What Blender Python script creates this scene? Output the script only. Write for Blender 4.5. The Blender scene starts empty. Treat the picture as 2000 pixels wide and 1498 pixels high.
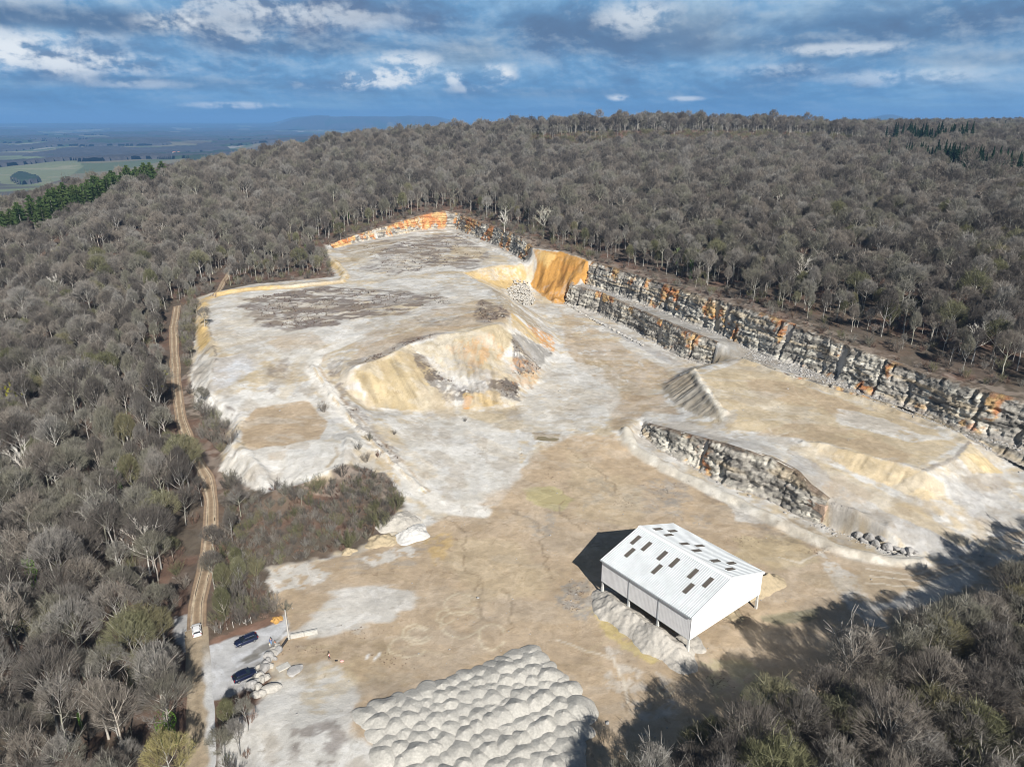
import bpy, bmesh, math, random
import numpy as np
from mathutils import Vector, Matrix, noise as mnoise
from mathutils.geometry import delaunay_2d_cdt
R = math.radians
rng = np.random.default_rng(7); random.seed(7)
scene = bpy.context.scene
col = scene.collection

# ------------------------------------------------------------ camera
PITCH = R(20.3); FPX = 1387.0; CAMH = 100.0
cam_d = bpy.data.cameras.new('camera'); cam = bpy.data.objects.new('camera', cam_d); col.objects.link(cam)
cam.location = (0, 0, CAMH); cam.rotation_euler = (R(90)-PITCH, 0, 0)
cam_d.sensor_width = 36; cam_d.lens = 36*FPX/2000; cam_d.clip_start = 1; cam_d.clip_end = 90000
scene.camera = cam
scene.view_settings.view_transform = 'Standard'; scene.view_settings.look = 'None'
scene.view_settings.exposure = 0.5; scene.view_settings.gamma = 1
scene.view_settings.use_curve_mapping = False
scene.cycles.pixel_filter_type = 'BLACKMAN_HARRIS'; scene.cycles.filter_width = 1.05; scene.cycles.max_bounces = 4; scene.cycles.diffuse_bounces = 2; scene.cycles.glossy_bounces = 2
scene.cycles.transmission_bounces = 3; scene.cycles.transparent_max_bounces = 6; scene.cycles.volume_bounces = 0
scene.cycles.caustics_reflective = False; scene.cycles.caustics_refractive = False

# ------------------------------------------------------------ sun and sky
SUN_EL = R(34.2); SUN_AZ = R(20.5)          # the sun stands behind the viewer, a little to the right
S = Vector((math.sin(SUN_AZ)*math.cos(SUN_EL), -math.cos(SUN_AZ)*math.cos(SUN_EL), math.sin(SUN_EL)))
sd = bpy.data.lights.new('sun', 'SUN'); sd.energy = 5.0; sd.angle = R(0.53); sd.color = (1, .955, .88)
sun = bpy.data.objects.new('sun', sd); col.objects.link(sun); sun.location = (0, 0, 400)
sun.rotation_euler = (-S).to_track_quat('-Z', 'Y').to_euler()

class NT:
    """tiny helper for node trees"""
    def __init__(s, tree): s.t = tree; s.n = tree.nodes; s.l = tree.links
    def node(s, kind, **kw):
        n = s.n.new(kind)
        for k, v in kw.items():
            if hasattr(n, k): setattr(n, k, v)
        return n
    def put(s, sock, v):
        if isinstance(v, bpy.types.NodeSocket): s.l.new(v, sock)
        elif v is not None: sock.default_value = v
    def math(s, op, a, b=None, c=None, clamp=False):
        n = s.node('ShaderNodeMath', operation=op, use_clamp=clamp)
        s.put(n.inputs[0], a); s.put(n.inputs[1], b)
        if c is not None: s.put(n.inputs[2], c)
        return n.outputs[0]
    def mix(s, f, a, b, blend='MIX'):
        n = s.node('ShaderNodeMix', data_type='RGBA', blend_type=blend)
        s.put(n.inputs[0], f); s.put(n.inputs[6], a); s.put(n.inputs[7], b)
        return n.outputs[2]
    def ramp(s, f, stops, interp='LINEAR'):
        n = s.node('ShaderNodeValToRGB'); n.color_ramp.interpolation = interp
        cr = n.color_ramp
        while len(cr.elements) < len(stops): cr.elements.new(0.5)
        for e, (p, c) in zip(cr.elements, stops):
            e.position = p; e.color = (c, c, c, 1) if isinstance(c, (int, float)) else (*c[:3], 1)
        s.put(n.inputs[0], f); return n.outputs[0]
    def noise(s, vec, scale, detail=4, rough=.55, dist=0, w=None):
        n = s.node('ShaderNodeTexNoise')
        if w is not None: n.noise_dimensions = '4D'; n.inputs['W'].default_value = w
        s.put(n.inputs['Vector'], vec); n.inputs['Scale'].default_value = scale
        n.inputs['Detail'].default_value = detail; n.inputs['Roughness'].default_value = rough
        n.inputs['Distortion'].default_value = dist
        return n.outputs['Fac']
    def maprange(s, v, a, b, c=0, d=1, smooth=True):
        n = s.node('ShaderNodeMapRange'); n.interpolation_type = 'SMOOTHSTEP' if smooth else 'LINEAR'
        s.put(n.inputs[0], v)
        for i, q in enumerate((a, b, c, d)): s.put(n.inputs[i+1], q)
        return n.outputs[0]
    def comb(s, x, y, z):
        n = s.node('ShaderNodeCombineXYZ'); s.put(n.inputs[0], x); s.put(n.inputs[1], y); s.put(n.inputs[2], z)
        return n.outputs[0]

world = bpy.data.worlds.new("World"); scene.world = world; world.use_nodes = True
W = NT(world.node_tree); W.n.clear()
wout = W.node('ShaderNodeOutputWorld'); bg = W.node('ShaderNodeBackground')
sky = W.node('ShaderNodeTexSky', sky_type='NISHITA', sun_disc=False)
sky.sun_elevation = SUN_EL; sky.sun_rotation = math.pi - SUN_AZ; sky.altitude = 400; sky.air_density = 1.3; sky.dust_density = .6; sky.ozone_density = 2.5
tc = W.node('ShaderNodeTexCoord'); sp = W.node('ShaderNodeSeparateXYZ'); W.l.new(tc.outputs['Generated'], sp.inputs[0])
dx, dy, dz = sp.outputs
el = W.math('MAXIMUM', dz, 0.0)
az = W.math('ARCTAN2', dx, dy)
# a cloud layer seen in perspective: features shrink and flatten towards the horizon
den = W.math('ADD', el, .10)
px = W.math('MULTIPLY', az, 13.0); py = W.math('MULTIPLY', W.math('LOGARITHM', den, math.e), -5.2)
P = W.comb(px, py, 0.0); Pu = W.comb(W.math('ADD', px, .05), W.math('SUBTRACT', py, .17), 0.0); P2 = W.comb(W.math('MULTIPLY', az, 26.0), W.math('MULTIPLY', dz, 40.0), 0.0); P2u = W.comb(W.math('ADD', W.math('MULTIPLY', az, 26.0), .08), W.math('ADD', W.math('MULTIPLY', dz, 40.0), .13), 0.0)
n1 = W.noise(P, .46, 9, .54, .25, 2.3); n1u = W.noise(Pu, .46, 9, .54, .25, 2.3)
n2 = W.noise(P2, .72, 9, .57, .15, 7.9); n2u = W.noise(P2u, .72, 9, .57, .15, 7.9)
n3 = W.noise(P, .22, 4, .5, .2, 4.4)
rel = W.math('ADD', W.math('MULTIPLY', W.math('SUBTRACT', n1, n1u), 3.2), W.math('MULTIPLY', W.math('SUBTRACT', n2, n2u), 1.3))   # lit tops, dull bellies
def band(a0, e0, ra, re, soft=.55, wob=.5):
    """a cloud bank round azimuth a0 (deg) and elevation e0 (deg)"""
    u = W.math('DIVIDE', W.math('SUBTRACT', az, R(a0)), R(ra)); v = W.math('DIVIDE', W.math('SUBTRACT', dz, math.sin(R(e0))), math.sin(R(re)))
    d = W.math('SQRT', W.math('ADD', W.math('MULTIPLY', u, u), W.math('MULTIPLY', v, v)))
    d = W.math('ADD', d, W.math('MULTIPLY', W.math('SUBTRACT', n2, .5), -wob*4))
    return W.maprange(d, 1+soft*.5, 1-soft, 0, 1)
slate = (.115, .19, .325); white = (1.0, 1.05, 1.08)
c0 = W.ramp(n1, [(.34, (.145, .23, .39)), (.43, (.16, .30, .51)), (.50, (.19, .40, .67)), (.56, (.28, .50, .76)), (.68, (.50, .70, .88))])
low = W.maprange(dz, .075, .008, 0, 1)
hz = W.ramp(W.noise(W.comb(W.math('MULTIPLY', px, .4), W.math('MULTIPLY', py, 1.2), 0.0), .7, 7, .58, .2, 9.2), [(.36, (.10, .28, .55)), (.52, (.16, .38, .68)), (.66, (.29, .54, .79))])
bank = W.mix(W.math('MULTIPLY', low, .82), c0, hz)
def over(c, m, k, cc): return W.mix(W.math('MULTIPLY', m, k), c, (*cc, 1))
for a, e, ra, re, k in ((-29, 6.0, 14, .9, .85), (8, 6.0, 11, 1.7, .7), (-3, 4.6, 5, .9, .5), (27, 5.6, 10, 2.0, .6), (15, 4.9, 9, .9, .5), (-14, 5.0, 8, .7, .55), (33, 3.6, 7, .5, .4), (-24, 2.4, 9, .45, .4), (2, 1.9, 12, .4, .35)):
    bank = over(bank, band(a, e, ra, re, .8, .25), k, slate)
rr = W.maprange(rel, .0, .42, 0, 1, False); rd = W.maprange(rel, .0, -.45, 0, 1, False)
hi = W.math('MULTIPLY', rr, W.maprange(dz, .02, .06, .22, .5)); bank = W.mix(hi, bank, (.66, .76, .86, 1)); bank = W.mix(W.math('MULTIPLY', rd, .55), bank, (*slate, 1))
tex = W.ramp(W.math('ADD', n2, W.math('MULTIPLY', rel, .55)), [(.38, .08), (.54, 1)])
for a, e, ra, re, k in ((-34, 3.95, 5, 1.1, 1.0), (-28.5, 3.5, 4.5, .8, .8), (-10.8, 2.7, 4.4, .6, 1.0), (-9, 2.9, 3.4, .6, 1.0), (-8, 3.8, 2.8, .9, .8), (-1.0, 3.2, 1.2, .75, 1.0), (-4.2, 3.0, .8, .6, .8),
                      (8, 1.6, .9, .28, 1), (-20, 1.0, 3.2, .24, .75), (-19, 7.2, 5, .9, .5), (-31, 8, 7, 1.2, .55), (-13, 6.9, 5, 1.1, .45), (-23, 6.2, 2.2, .8, .75), (-19, 5.6, 3, .6, .5), (-30, 4.9, 4, .5, .4),
                      (23, 4.5, 5, .4, .6), (27, 2.7, 4.6, .5, .45), (9, 6.9, 3, 1.1, .6), (5, 2.1, .8, .22, .7), (12.8, 1.5, 1.2, .18, .7), (-26, 2.3, 2.6, .3, .4), (19, 3.3, 3, .45, .4), (-3, 2.2, 2, .3, .5), (-36, 2.9, 3, .3, .5)):
    bank = over(bank, W.math('MULTIPLY', band(a, e, ra, re, .75, .45), tex), k, white)
# the sky proper shows through and lights the scene from above
up = W.maprange(dz, .15, .30, 0, 1)
skyc = W.mix(1.0, sky.outputs[0], (.055, .055, .055, 1), 'MULTIPLY')
high = W.mix(W.ramp(n3, [(.4, .15), (.6, .75)]), skyc, (.10, .13, .17, 1))
W.l.new(W.mix(up, bank, high), bg.inputs[0])
bg.inputs[1].default_value = .62
W.l.new(bg.outputs[0], wout.inputs[0])
world.cycles.sampling_method = 'NONE'
# ------------------------------------------------------------ survey helpers
CP, SP = math.cos(PITCH), math.sin(PITCH)
def ray(u, v):
    a = (u-1000)/FPX; b = (749-v)/FPX
    return np.array((a, CP+b*SP, -SP+b*CP))
def at(u, v, z):
    d = ray(u, v); return (np.array((0, 0, CAMH)) + d*((z-CAMH)/d[2]))
def project(P):
    P = np.atleast_2d(P); f = P[:, 1]*CP-(P[:, 2]-CAMH)*SP; up = P[:, 1]*SP+(P[:, 2]-CAMH)*CP
    f = np.maximum(f, 1e-3)
    return 1000+FPX*P[:, 0]/f, 749-FPX*up/f, f
def h2(ix, iy, s):
    h = (ix.astype(np.int64)*374761393 + iy.astype(np.int64)*668265263 + s*2147483647) & 0xffffffff
    h = ((h ^ (h >> 13))*1274126177) & 0xffffffff
    return ((h ^ (h >> 16)) & 0xffff)/65535.0
def vn(x, y, s=0):
    ix = np.floor(x); iy = np.floor(y); fx = x-ix; fy = y-iy
    fx = fx*fx*(3-2*fx); fy = fy*fy*(3-2*fy)
    return (h2(ix, iy, s)*(1-fx)+h2(ix+1, iy, s)*fx)*(1-fy)+(h2(ix, iy+1, s)*(1-fx)+h2(ix+1, iy+1, s)*fx)*fy
def fbm(x, y, s=0, o=4, g=.5):
    r = 0; a = 1; t = 0
    for i in range(o): r = r+a*vn(x*2**i+i*17.3, y*2**i-i*9.1, s+i); t += a; a *= g
    return r/t
def sstep(a, b, x): t = np.clip((x-a)/(b-a), 0, 1); return t*t*(3-2*t)
def segdist(px, py, line, closed=False):
    """distance to polyline and arclength fraction"""
    best = np.full(px.shape, 1e9); al = np.zeros(px.shape); L = 0
    pts = list(line)+([line[0]] if closed else [])
    for (x0, y0), (x1, y1) in zip(pts[:-1], pts[1:]):
        ex, ey = x1-x0, y1-y0; ll = ex*ex+ey*ey+1e-9
        t = np.clip(((px-x0)*ex+(py-y0)*ey)/ll, 0, 1)
        d = np.hypot(px-x0-t*ex, py-y0-t*ey); m = d < best
        best = np.where(m, d, best); al = np.where(m, L+t*math.sqrt(ll), al); L += math.sqrt(ll)
    return best, al
def inside(px, py, poly):
    c = np.zeros(px.shape, bool); n = len(poly)
    for i in range(n):
        x0, y0 = poly[i]; x1, y1 = poly[(i+1) % n]
        if y0 == y1: continue
        c ^= ((y0 > py) != (y1 > py)) & (px < (x1-x0)*(py-y0)/(y1-y0)+x0)
    return c

# ------------------------------------------------------------ terrain control lines (surveyed points with heights)
lines = []
def L3(pts, z=None): lines.append([at(*(p if len(p) == 3 else (*p, z))) for p in pts])
def Lw(pts): lines.append([np.array(p, float) for p in pts])
CL = {}
def cliff(name, base, off):
    B = [at(u, v, z) for u, v, z, vt in base]; T = []
    for i, (p, q) in enumerate(zip(B, base)):
        a = B[max(i-1, 0)]; b = B[min(i+1, len(B)-1)]; d = (b-a)[:2]; d /= np.linalg.norm(d)
        n = np.array((-d[1], d[0]))      # away from the viewer for lines running left to right
        t = p[:2]+n*off; r = ray(q[0], q[3]); T.append(np.array((t[0], t[1], CAMH+r[2]/r[1]*t[1])))
    lines.append(B); lines.append(T); CL[name] = (B, T)
cliff('far', [(649,485,19.5,478),(700,473,19.8,459),(766,461,20,440),(829,449,20,420),(868,447,20,412),(890,446,20,417),(940,465.6,20,436),(977,482,20,449),(1016,500,20,464),(1031,512,19,484)], 2.2)
cliff('upper', [(1150,556,12.5,511),(1225,580,12.2,534),(1300,607,12,559),(1375,640,11.5,582),(1450,670,11,604),(1525,700,10.8,631),(1600,726,10.5,660),(1675,755,10.2,690),(1750,780,10,717),(1825,808,9.8,740),(1900,837,9.5,764),(2000,870,9,793),(2120,925,8.5,838)], 2.2)
cliff('lower', [(1108,592,2.5,556),(1168,610,2.5,572),(1240,643,2.5,606),(1300,676,2.5,631),(1345,697,2.7,650),(1390,714,3,669)], 1.8)
cliff('cut', [(1255,845,1.5,828),(1330,893,0,848),(1400,931,-1,867),(1436,949,-1,879),(1490,966,-1,893),(1535,982,-1,918),(1562,1003,-1,948),(1604,1021,-1,977),(1661,1045,-.8,998),(1720,1068,-.5,1032),(1780,1085,-.2,1074)], 1.8)
# plateau and its fill face
L3([(688,719.5,16.8),(718,713,17.5),(754,698,18.3),(799,673,19.6),(835,658,20.2),(874,652,20.6),(917,647,21),(953,641,21.2),(983,631,21.2),(998,611,21),(983,577,20.5),(938,551,20.2),(899,532,20),(960,522,20),(1020,516,19.5)])
L3([(998,613,20.8),(1020,642,16),(1046,662,10),(1085,686,3.5)])
L3([(700,790,7),(727,801,5),(775,802,3.8),(820,804,3),(868,800,2.8),(910,803,2.5),(971,801,2),(1019,789,2),(1046,755,2),(1085,690,2.8)])
L3([(1091,668,2.8),(1076,635,3),(1035,604,4),(1000,592,6),(975,572,12)])
L3([(996,566,9),(1030,556,8),(1045,583,4),(1010,592,4.6)]); 
L3([(1037,551,9),(1060,574,5),(1081,592,3)])
L3([(1046,487,28.3),(1100,494,27),(1146,511,25.4)]); L3([(1060,520,19),(1095,545,13.5)])
L3([(655,488,19.2),(700,560,18.5)]); L3([(760,500,20)]); L3([(880,500,20)]); L3([(800,590,19.8)]); L3([(700,640,18.2)]); L3([(560,600,17.3)]); L3([(600,660,17)])
# left berm, edge of the plateau and its outer toe
L3([(651,508,19),(676,537,18.6),(665,553,18.5),(577,562,17.8),(490,567,17.3),(420,577,16.8),(397,586,16.5),(395,640,15.8),(404,680,15),(412,735,13.8),(408,774,12.3),(465,812,10.2)])
L3([(634,478,21),(645,512,18),(655,541,17),(575,550,16.4),(490,556,15.9),(410,567,14.5),(385,583,13.6),(381,655,11.6),(370,738,8.6),(384,797,6.9),(448,828,6.3),(440,858,6),(424,921,4.6),(480,950,4.2),(539,971,4.3),(620,957,5),(692,917,6.4)])
L3([(440,700,14.6),(430,770,12)]); L3([(540,700,14.6),(590,760,11.5)]); L3([(480,650,16)]); L3([(500,796,10),(600,780,10.2)])
L3([(470,830,9.3),(455,862,8.8),(492,902,8.4),(536,950,8),(610,938,8.1),(678,905,8.4),(684,858,9.2),(630,830,9.2),(610,792,9.6),(520,800,9.5)])
L3([(560,870,8.8)])
# haul road and its bank
L3([(610,715,14.2),(645,765,11.6),(700,835,8),(760,895,5),(820,955,2.2),(880,1005,.8)]); L3([(640,705,14.6),(668,752,12),(725,822,7.4),(785,885,4.4),(850,945,1.8)])
L3([(700,905,5.5),(750,925,4),(790,975,2.2),(820,1010,.9)]); L3([(650,690,15.8)])
# scrub hollow, track, yard
L3([(340,570,13),(337,640,11.2),(342,720,9),(352,800,7.2),(382,890,5.2),(412,960,3.6),(411,1040,2.4),(400,1120,1.4),(383,1195,.5),(388,1300,0),(392,1400,-.6),(392,1500,-1)])
L3([(455,518,17),(430,560,15)])
L3([(470,1000,3)]); L3([(600,1000,3.2)]); L3([(740,950,3.8)]); L3([(700,1040,1.2)]); L3([(520,1080,1)]); L3([(450,1150,.7)])
L3([(525,1150,0),(560,1105,0),(700,1075,.2),(780,1040,.3),(900,1030,.2)]); L3([(470,1230,.2),(450,1300,0),(560,1250,0)])
L3([(520,1400,1.6),(600,1440,2.2),(640,1400,1.2),(660,1340,.3),(560,1340,.5)]); L3([(900,900,1.6)]); L3([(960,860,1.5)]); L3([(1060,850,1.3)]); L3([(1130,780,2)]); L3([(1110,700,2.2)]); L3([(1180,700,2.4)]); L3([(1090,620,2.8)])
L3([(1000,950,.6)]); L3([(1100,1000,0)]); L3([(1200,900,.5)]); L3([(900,1150,0)]); L3([(1100,1150,0)]); L3([(1300,980,0)]); L3([(1500,1060,0)]); L3([(1500,1200,0)]); L3([(1300,1350,0)]); L3([(1650,1130,0)]); L3([(1850,1090,.3)]); L3([(700,1250,0)]); L3([(900,1300,0)])
L3([(1230,832,4.6),(1215,850,3.6),(1235,880,1.2),(1310,925,.2),(1400,970,-.3)])
# ramp between floor and road above the cut; right platform
L3([(1288,758,3),(1315,790,4.2),(1360,815,6.2),(1415,828,8)]); L3([(1352,722,10.2),(1366,745,11),(1390,781,11),(1415,811,9.8),(1418,824,8.6)]); L3([(1352,722,10.2),(1400,708,10.5),(1449,700,10.6)]); L3([(1300,750,3),(1345,720,3),(1390,716,3.2)])
L3([(1170,850,2.6),(1250,795,3.6),(1300,830,5.2),(1400,853,7.6),(1500,860,8.6)])
L3([(1451,704,10.6),(1529,735,10),(1640,770,9.8),(1730,797,9.6),(1820,830,9.4),(1893,864,9.4),(1911,872,9),(1950,890,7)])
L3([(1451,697,10.9),(1520,722,10.5),(1640,755,10),(1730,782,9.6),(1820,815,9.3),(1911,850,9),(2000,885,8.8)])
L3([(1568,859,9.4),(1625,872,9.7),(1688,889,9.8),(1760,907,9.8),(1805,920,9.7),(1869,895,9.5),(1893,866,9.4)]); L3([(1805,920,9.7),(1843,942,7)])
L3([(1568,863,9),(1610,890,7.6),(1670,921,6.6),(1730,948,5.9),(1805,981,5),(1850,980,4.6),(1900,940,5.6),(1960,928,5.4),(2000,925,5.6)])
L3([(1560,890,8),(1640,945,6.4),(1750,1000,4.4),(1900,1060,1.2)]); L3([(1640,985,4.8),(1720,1010,3.4)]); L3([(1950,990,3)]); L3([(2000,1030,2)]); L3([(1930,1085,.3)])
# the wider land (x, y, height)
for p in [(-15,60,0),(40,60,0),(95,70,0),(150,95,0),(215,120,2),(180,150,4),(-100,60,-3),(-150,90,-6),(-60,55,-2),(-139,169,-1),(-215,150,-12),(-130,210,5),(-188,248,2),(-160,300,10),(-244,330,7),(-200,400,19),(-330,466,24),(-375,536,33),(-375,644,38),(-330,600,38),
          (-150,460,21),(-155,560,28),(-100,575,31),(-50,600,36),(10,560,36),(40,500,33),(60,445,29),(90,400,27.5),(110,360,26.5),(140,300,27),(165,250,26),(190,215,25),(230,180,24),(300,120,22),(227,322,43),(150,400,40),(100,500,43),
          (340,485,54),(300,300,46),(450,450,56),(0,700,50),(150,700,55),(-150,720,48),(-299,727,45),(-205,850,68),(-100,930,79),(0,820,58),(60,825,60),(160,830,61),(260,830,62),(360,825,64),(60,868,71),(160,872,73),(260,872,74),(360,868,73),(20,905,78),(60,908,81),(160,912,83),(260,912,84),(360,905,81),(0,965,84),(120,950,90),(240,945,91),(360,940,87),(470,960,80),(584,880,74),(350,750,66),
          (700,1000,74),(560,1200,72),(300,1300,62),(0,1250,60),(-250,1150,50),(-440,610,15),(-450,820,18),(-530,700,-12),(-620,800,-50),(-400,1000,10),(-350,300,-25),(-480,450,-40),(-600,300,-80),(-420,120,-55),(-900,700,-110),(-1500,1000,-130),(-700,1300,-90),(-400,1700,-60),(0,1800,20),
          (900,1500,80),(1300,1800,84),(1000,1100,72),(800,700,66),(1500,1200,72),(700,400,55),(500,100,30),(1200,300,50),(600,1800,76),(300,2300,30),(1200,2400,80),(2200,2300,76),(2600,1200,60),(2500,200,40),(-100,-100,-5),(200,-100,0),(-400,-200,-40),(600,-300,10),(-1500,-300,-130),(2000,-300,30),(-800,2300,-130),(-2500,1500,-130),(0,3000,-60),(1500,3200,40),(3000,3000,20)]:
    Lw([p])
ringp = [(math.cos(R(a))*r, math.sin(R(a))*r, -130) for r in (4200, 90000) for a in range(0, 360, 20)]
for p in ringp: Lw([p])

V2, Z, E = [], [], []
for ln in lines:
    s = len(V2)
    for p in ln: V2.append(Vector((p[0], p[1]))); Z.append(p[2])
    E += [(s+i, s+i+1) for i in range(len(ln)-1)]
vo, eo, fo, ov, oe, of = delaunay_2d_cdt(V2, E, [], 0, 1e-4)
VX = np.array([(v.x, v.y) for v in vo]); VZ = np.zeros(len(vo)); A0 = np.array([(v.x, v.y) for v in V2]); AZ = np.array(Z)
nnew = 0
for i, o in enumerate(ov):
    if o: VZ[i] = np.mean([Z[k] for k in o])
    else:
        d = np.hypot(*(A0-VX[i]).T); k = np.argsort(d)[:3]; w = 1/(d[k]+.1); VZ[i] = (AZ[k]*w).sum()/w.sum(); nnew += 1
        print('crossing near uv', [round(float(q[0])) for q in project(np.array([[*VX[i], VZ[i]]]))])
def raster(gx, gy):
    H = np.full((len(gy), len(gx)), -130.0)
    for f in fo:
        for k in range(1, len(f)-1):
            t = [f[0], f[k], f[k+1]]
            (x0, y0), (x1, y1), (x2, y2) = VX[t]; z0, z1, z2 = VZ[t]
            i0, i1 = np.searchsorted(gx, min(x0, x1, x2)-1e-6), np.searchsorted(gx, max(x0, x1, x2)+1e-6)
            j0, j1 = np.searchsorted(gy, min(y0, y1, y2)-1e-6), np.searchsorted(gy, max(y0, y1, y2)+1e-6)
            if i1 <= i0 or j1 <= j0: continue
            X, Y = np.meshgrid(gx[i0:i1], gy[j0:j1]); D = (y1-y2)*(x0-x2)+(x2-x1)*(y0-y2)
            if abs(D) < 1e-9: continue
            a = ((y1-y2)*(X-x2)+(x2-x1)*(Y-y2))/D; b = ((y2-y0)*(X-x2)+(x0-x2)*(Y-y2))/D; c = 1-a-b
            m = (a > -1e-6) & (b > -1e-6) & (c > -1e-6)
            H[j0:j1, i0:i1][m] = (a*z0+b*z1+c*z2)[m]
    return H
def blur(H, s):
    k = int(s*3)+1; w = np.exp(-.5*(np.arange(-k, k+1)/s)**2); w /= w.sum()
    P_ = np.pad(H, k, mode='edge')
    P_ = sum(w[i]*P_[:, i:i+H.shape[1]] for i in range(2*k+1)); return sum(w[i]*P_[i:i+H.shape[0]] for i in range(2*k+1))
CX = np.arange(-3200, 3300, 10.0); CY = np.arange(-400, 3400, 10.0)
CH0 = raster(CX, CY); CH = blur(CH0, 3.0); k_ = (sstep(780, 830, CY)*sstep(1010, 960, CY))[:, None]*(sstep(-60, 20, CX)*sstep(470, 400, CX))[None, :]; CH = CH*(1-k_)+blur(CH0, 1.2)*k_
def bil(gx, gy, H, x, y):
    i = np.clip(np.searchsorted(gx, x)-1, 0, len(gx)-2); j = np.clip(np.searchsorted(gy, y)-1, 0, len(gy)-2)
    fx = np.clip((x-gx[i])/(gx[i+1]-gx[i]), 0, 1); fy = np.clip((y-gy[j])/(gy[j+1]-gy[j]), 0, 1)
    return (H[j, i]*(1-fx)+H[j, i+1]*fx)*(1-fy)+(H[j+1, i]*(1-fx)+H[j+1, i+1]*fx)*fy

def grow(a, step, end, k=1.09):
    o = []; s = step
    while a < end: s *= k; a += s; o.append(a)
    return o
xs = np.arange(-136, 166, .55); ys = np.concatenate([np.arange(74, 262, .5), np.arange(262, 420, .8), np.arange(420, 600, 1.2)])
gx = np.array([-q for q in grow(-xs[0], .55, 75000)][::-1]+list(xs)+grow(xs[-1], .55, 75000))
gy = np.array([-q for q in grow(-ys[0], .5, 3000)][::-1]+list(ys)+grow(ys[-1], 1.2, 75000, 1.06))
GH = raster(gx, gy)
GX, GY = np.meshgrid(gx, gy)
# quarry outline in plan, from the survey at approximate heights
QUV = [(505,1498,1),(500,1390,1),(530,1330,0),(540,1290,0),(560,1240,0),(560,1190,0),(525,1160,0),(525,1112,0),(600,1098,0),(700,1075,0),(775,1025,1),(790,975,2),(750,925,4),(695,912,6),(620,957,5),(540,968,4),(480,950,4),(425,920,4.6),(445,865,6),(450,828,6.3),(384,797,6.9),(370,738,8.6),(381,655,11.6),(385,583,13.6),(490,556,15.9),(655,541,17),(645,512,18),(634,478,21)]
QP = [tuple(at(*p)[:2]) for p in QUV]+[tuple(p[:2]) for p in CL['far'][1]]+[tuple(at(1100,492,27)[:2])]+[tuple(p[:2]) for p in CL['upper'][1]]+[(200,165),(170,150)]+[(131,140),(91,119),(59,103),(37,89),(15,83),(0,74)]
QP_CORE = QP
nearm = (GX > -220) & (GX < 260) & (GY > 30) & (GY < 700)
dq = np.full(GX.shape, 1e3); d_, _ = segdist(GX[nearm], GY[nearm], QP, True); ins = inside(GX[nearm], GY[nearm], QP)
dq[nearm] = np.where(ins, -d_, d_)
wq = sstep(55, 10, dq)
rough = bil(CX, CY, CH, GX, GY); rim = (GX < -3150) | (GX > 3240) | (GY > 3350) | (GY < -390)
rough = np.where(rim, GH, rough)
near_front = sstep(30, 60, GY)*0+1
GH = GH*wq+rough*(1-wq)
GH += np.where(rim | (np.hypot(GX, GY) > 2500), 0, (fbm(GX/38, GY/38, 3, 4)-.5)*3.2*sstep(0, 60, dq))
# runnels down the loose fill faces: (outline, crest point, toe point, spacing, depth)
def runnels(uvz, c, t, wl, amp, seed):
    pl = [tuple(at(*p)[:2]) for p in uvz]; dv = (at(*t)-at(*c))[:2]; dv = dv/np.linalg.norm(dv); xs_ = [p[0] for p in pl]; ys_ = [p[1] for p in pl]
    m = (GX > min(xs_)-2) & (GX < max(xs_)+2) & (GY > min(ys_)-2) & (GY < max(ys_)+2); X, Y = GX[m], GY[m]; d, _ = segdist(X, Y, pl, True); w = np.where(inside(X, Y, pl), sstep(0, 2.0, d), 0)
    ac = -dv[1]*X+dv[0]*Y; dn = dv[0]*X+dv[1]*Y; q = vn(ac/wl+(vn(dn/7, ac/7, seed+2)-.5)*1.2, dn/28, seed)*.65+vn(ac/(wl*.45)+(vn(dn/4, ac/5, seed+3)-.5)*.8, dn/14, seed+1)*.35
    GH[m] += w*(q-.5)*2*amp; RUN.append((m, w, q))
RUN = []
# small relief of the worked ground
def bump_line(uvz, w, h, edge=1.0):
    pl = [tuple(at(*p)[:2]) for p in uvz]; xs_ = [p[0] for p in pl]; ys_ = [p[1] for p in pl]
    m = (GX > min(xs_)-w*3) & (GX < max(xs_)+w*3) & (GY > min(ys_)-w*3) & (GY < max(ys_)+w*3)
    X, Y = GX[m], GY[m]; d, a = segdist(X+(vn(X/3, Y/3, 5)-.5)*1.2, Y+(vn(X/3, Y/3, 6)-.5)*1.2, pl)
    GH[m] += h*sstep(w, w*.25, d)*(.75+.5*vn(X/4, Y/4, 8))
cdm = np.full(GX.shape, 99.0)
for nm in CL:
    for ln in CL[nm]: cdm[nearm] = np.minimum(cdm[nearm], segdist(GX[nearm], GY[nearm], [tuple(p[:2]) for p in ln])[0])
kb = sstep(2.5, 5, cdm)*nearm; GH = GH*(1-kb)+blur(GH, 3.0)*kb
bump_line([(1222,845,3),(1240,878,1.4),(1310,920,0),(1400,960,0),(1550,1033,0),(1640,1072,0),(1720,1092,0),(1790,1098,0)], 2.6, 1.3)
bump_line([(651,508,19),(676,537,18.6),(665,551,18.5),(577,560,17.8),(490,565,17.3),(420,575,16.8),(397,584,16.5),(393,640,15.8)], 3.0, 1.5)
bump_line([(688,719,16.8),(754,698,18.3),(799,673,19.6),(835,658,20.2),(917,647,21),(983,631,21.2)], 1.6, .5)
bump_line([(1352,722,10.2),(1366,745,11),(1390,781,11),(1412,806,9.8)], 2.0, .9)
bump_line([(1451,704,10.6),(1529,735,10),(1640,770,9.8),(1730,797,9.6),(1820,830,9.4),(1893,864,9.4)], 2.0, .8)
bump_line([(470,828,9.3),(455,862,8.8),(492,902,8.4),(536,950,8),(610,938,8.1),(678,905,8.4),(684,858,9.2)], 2.2, 1.0)
bump_line([(610,715,14.2),(645,765,11.6),(700,835,8),(760,895,5),(820,955,2.2)], 1.2, .7)
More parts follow.
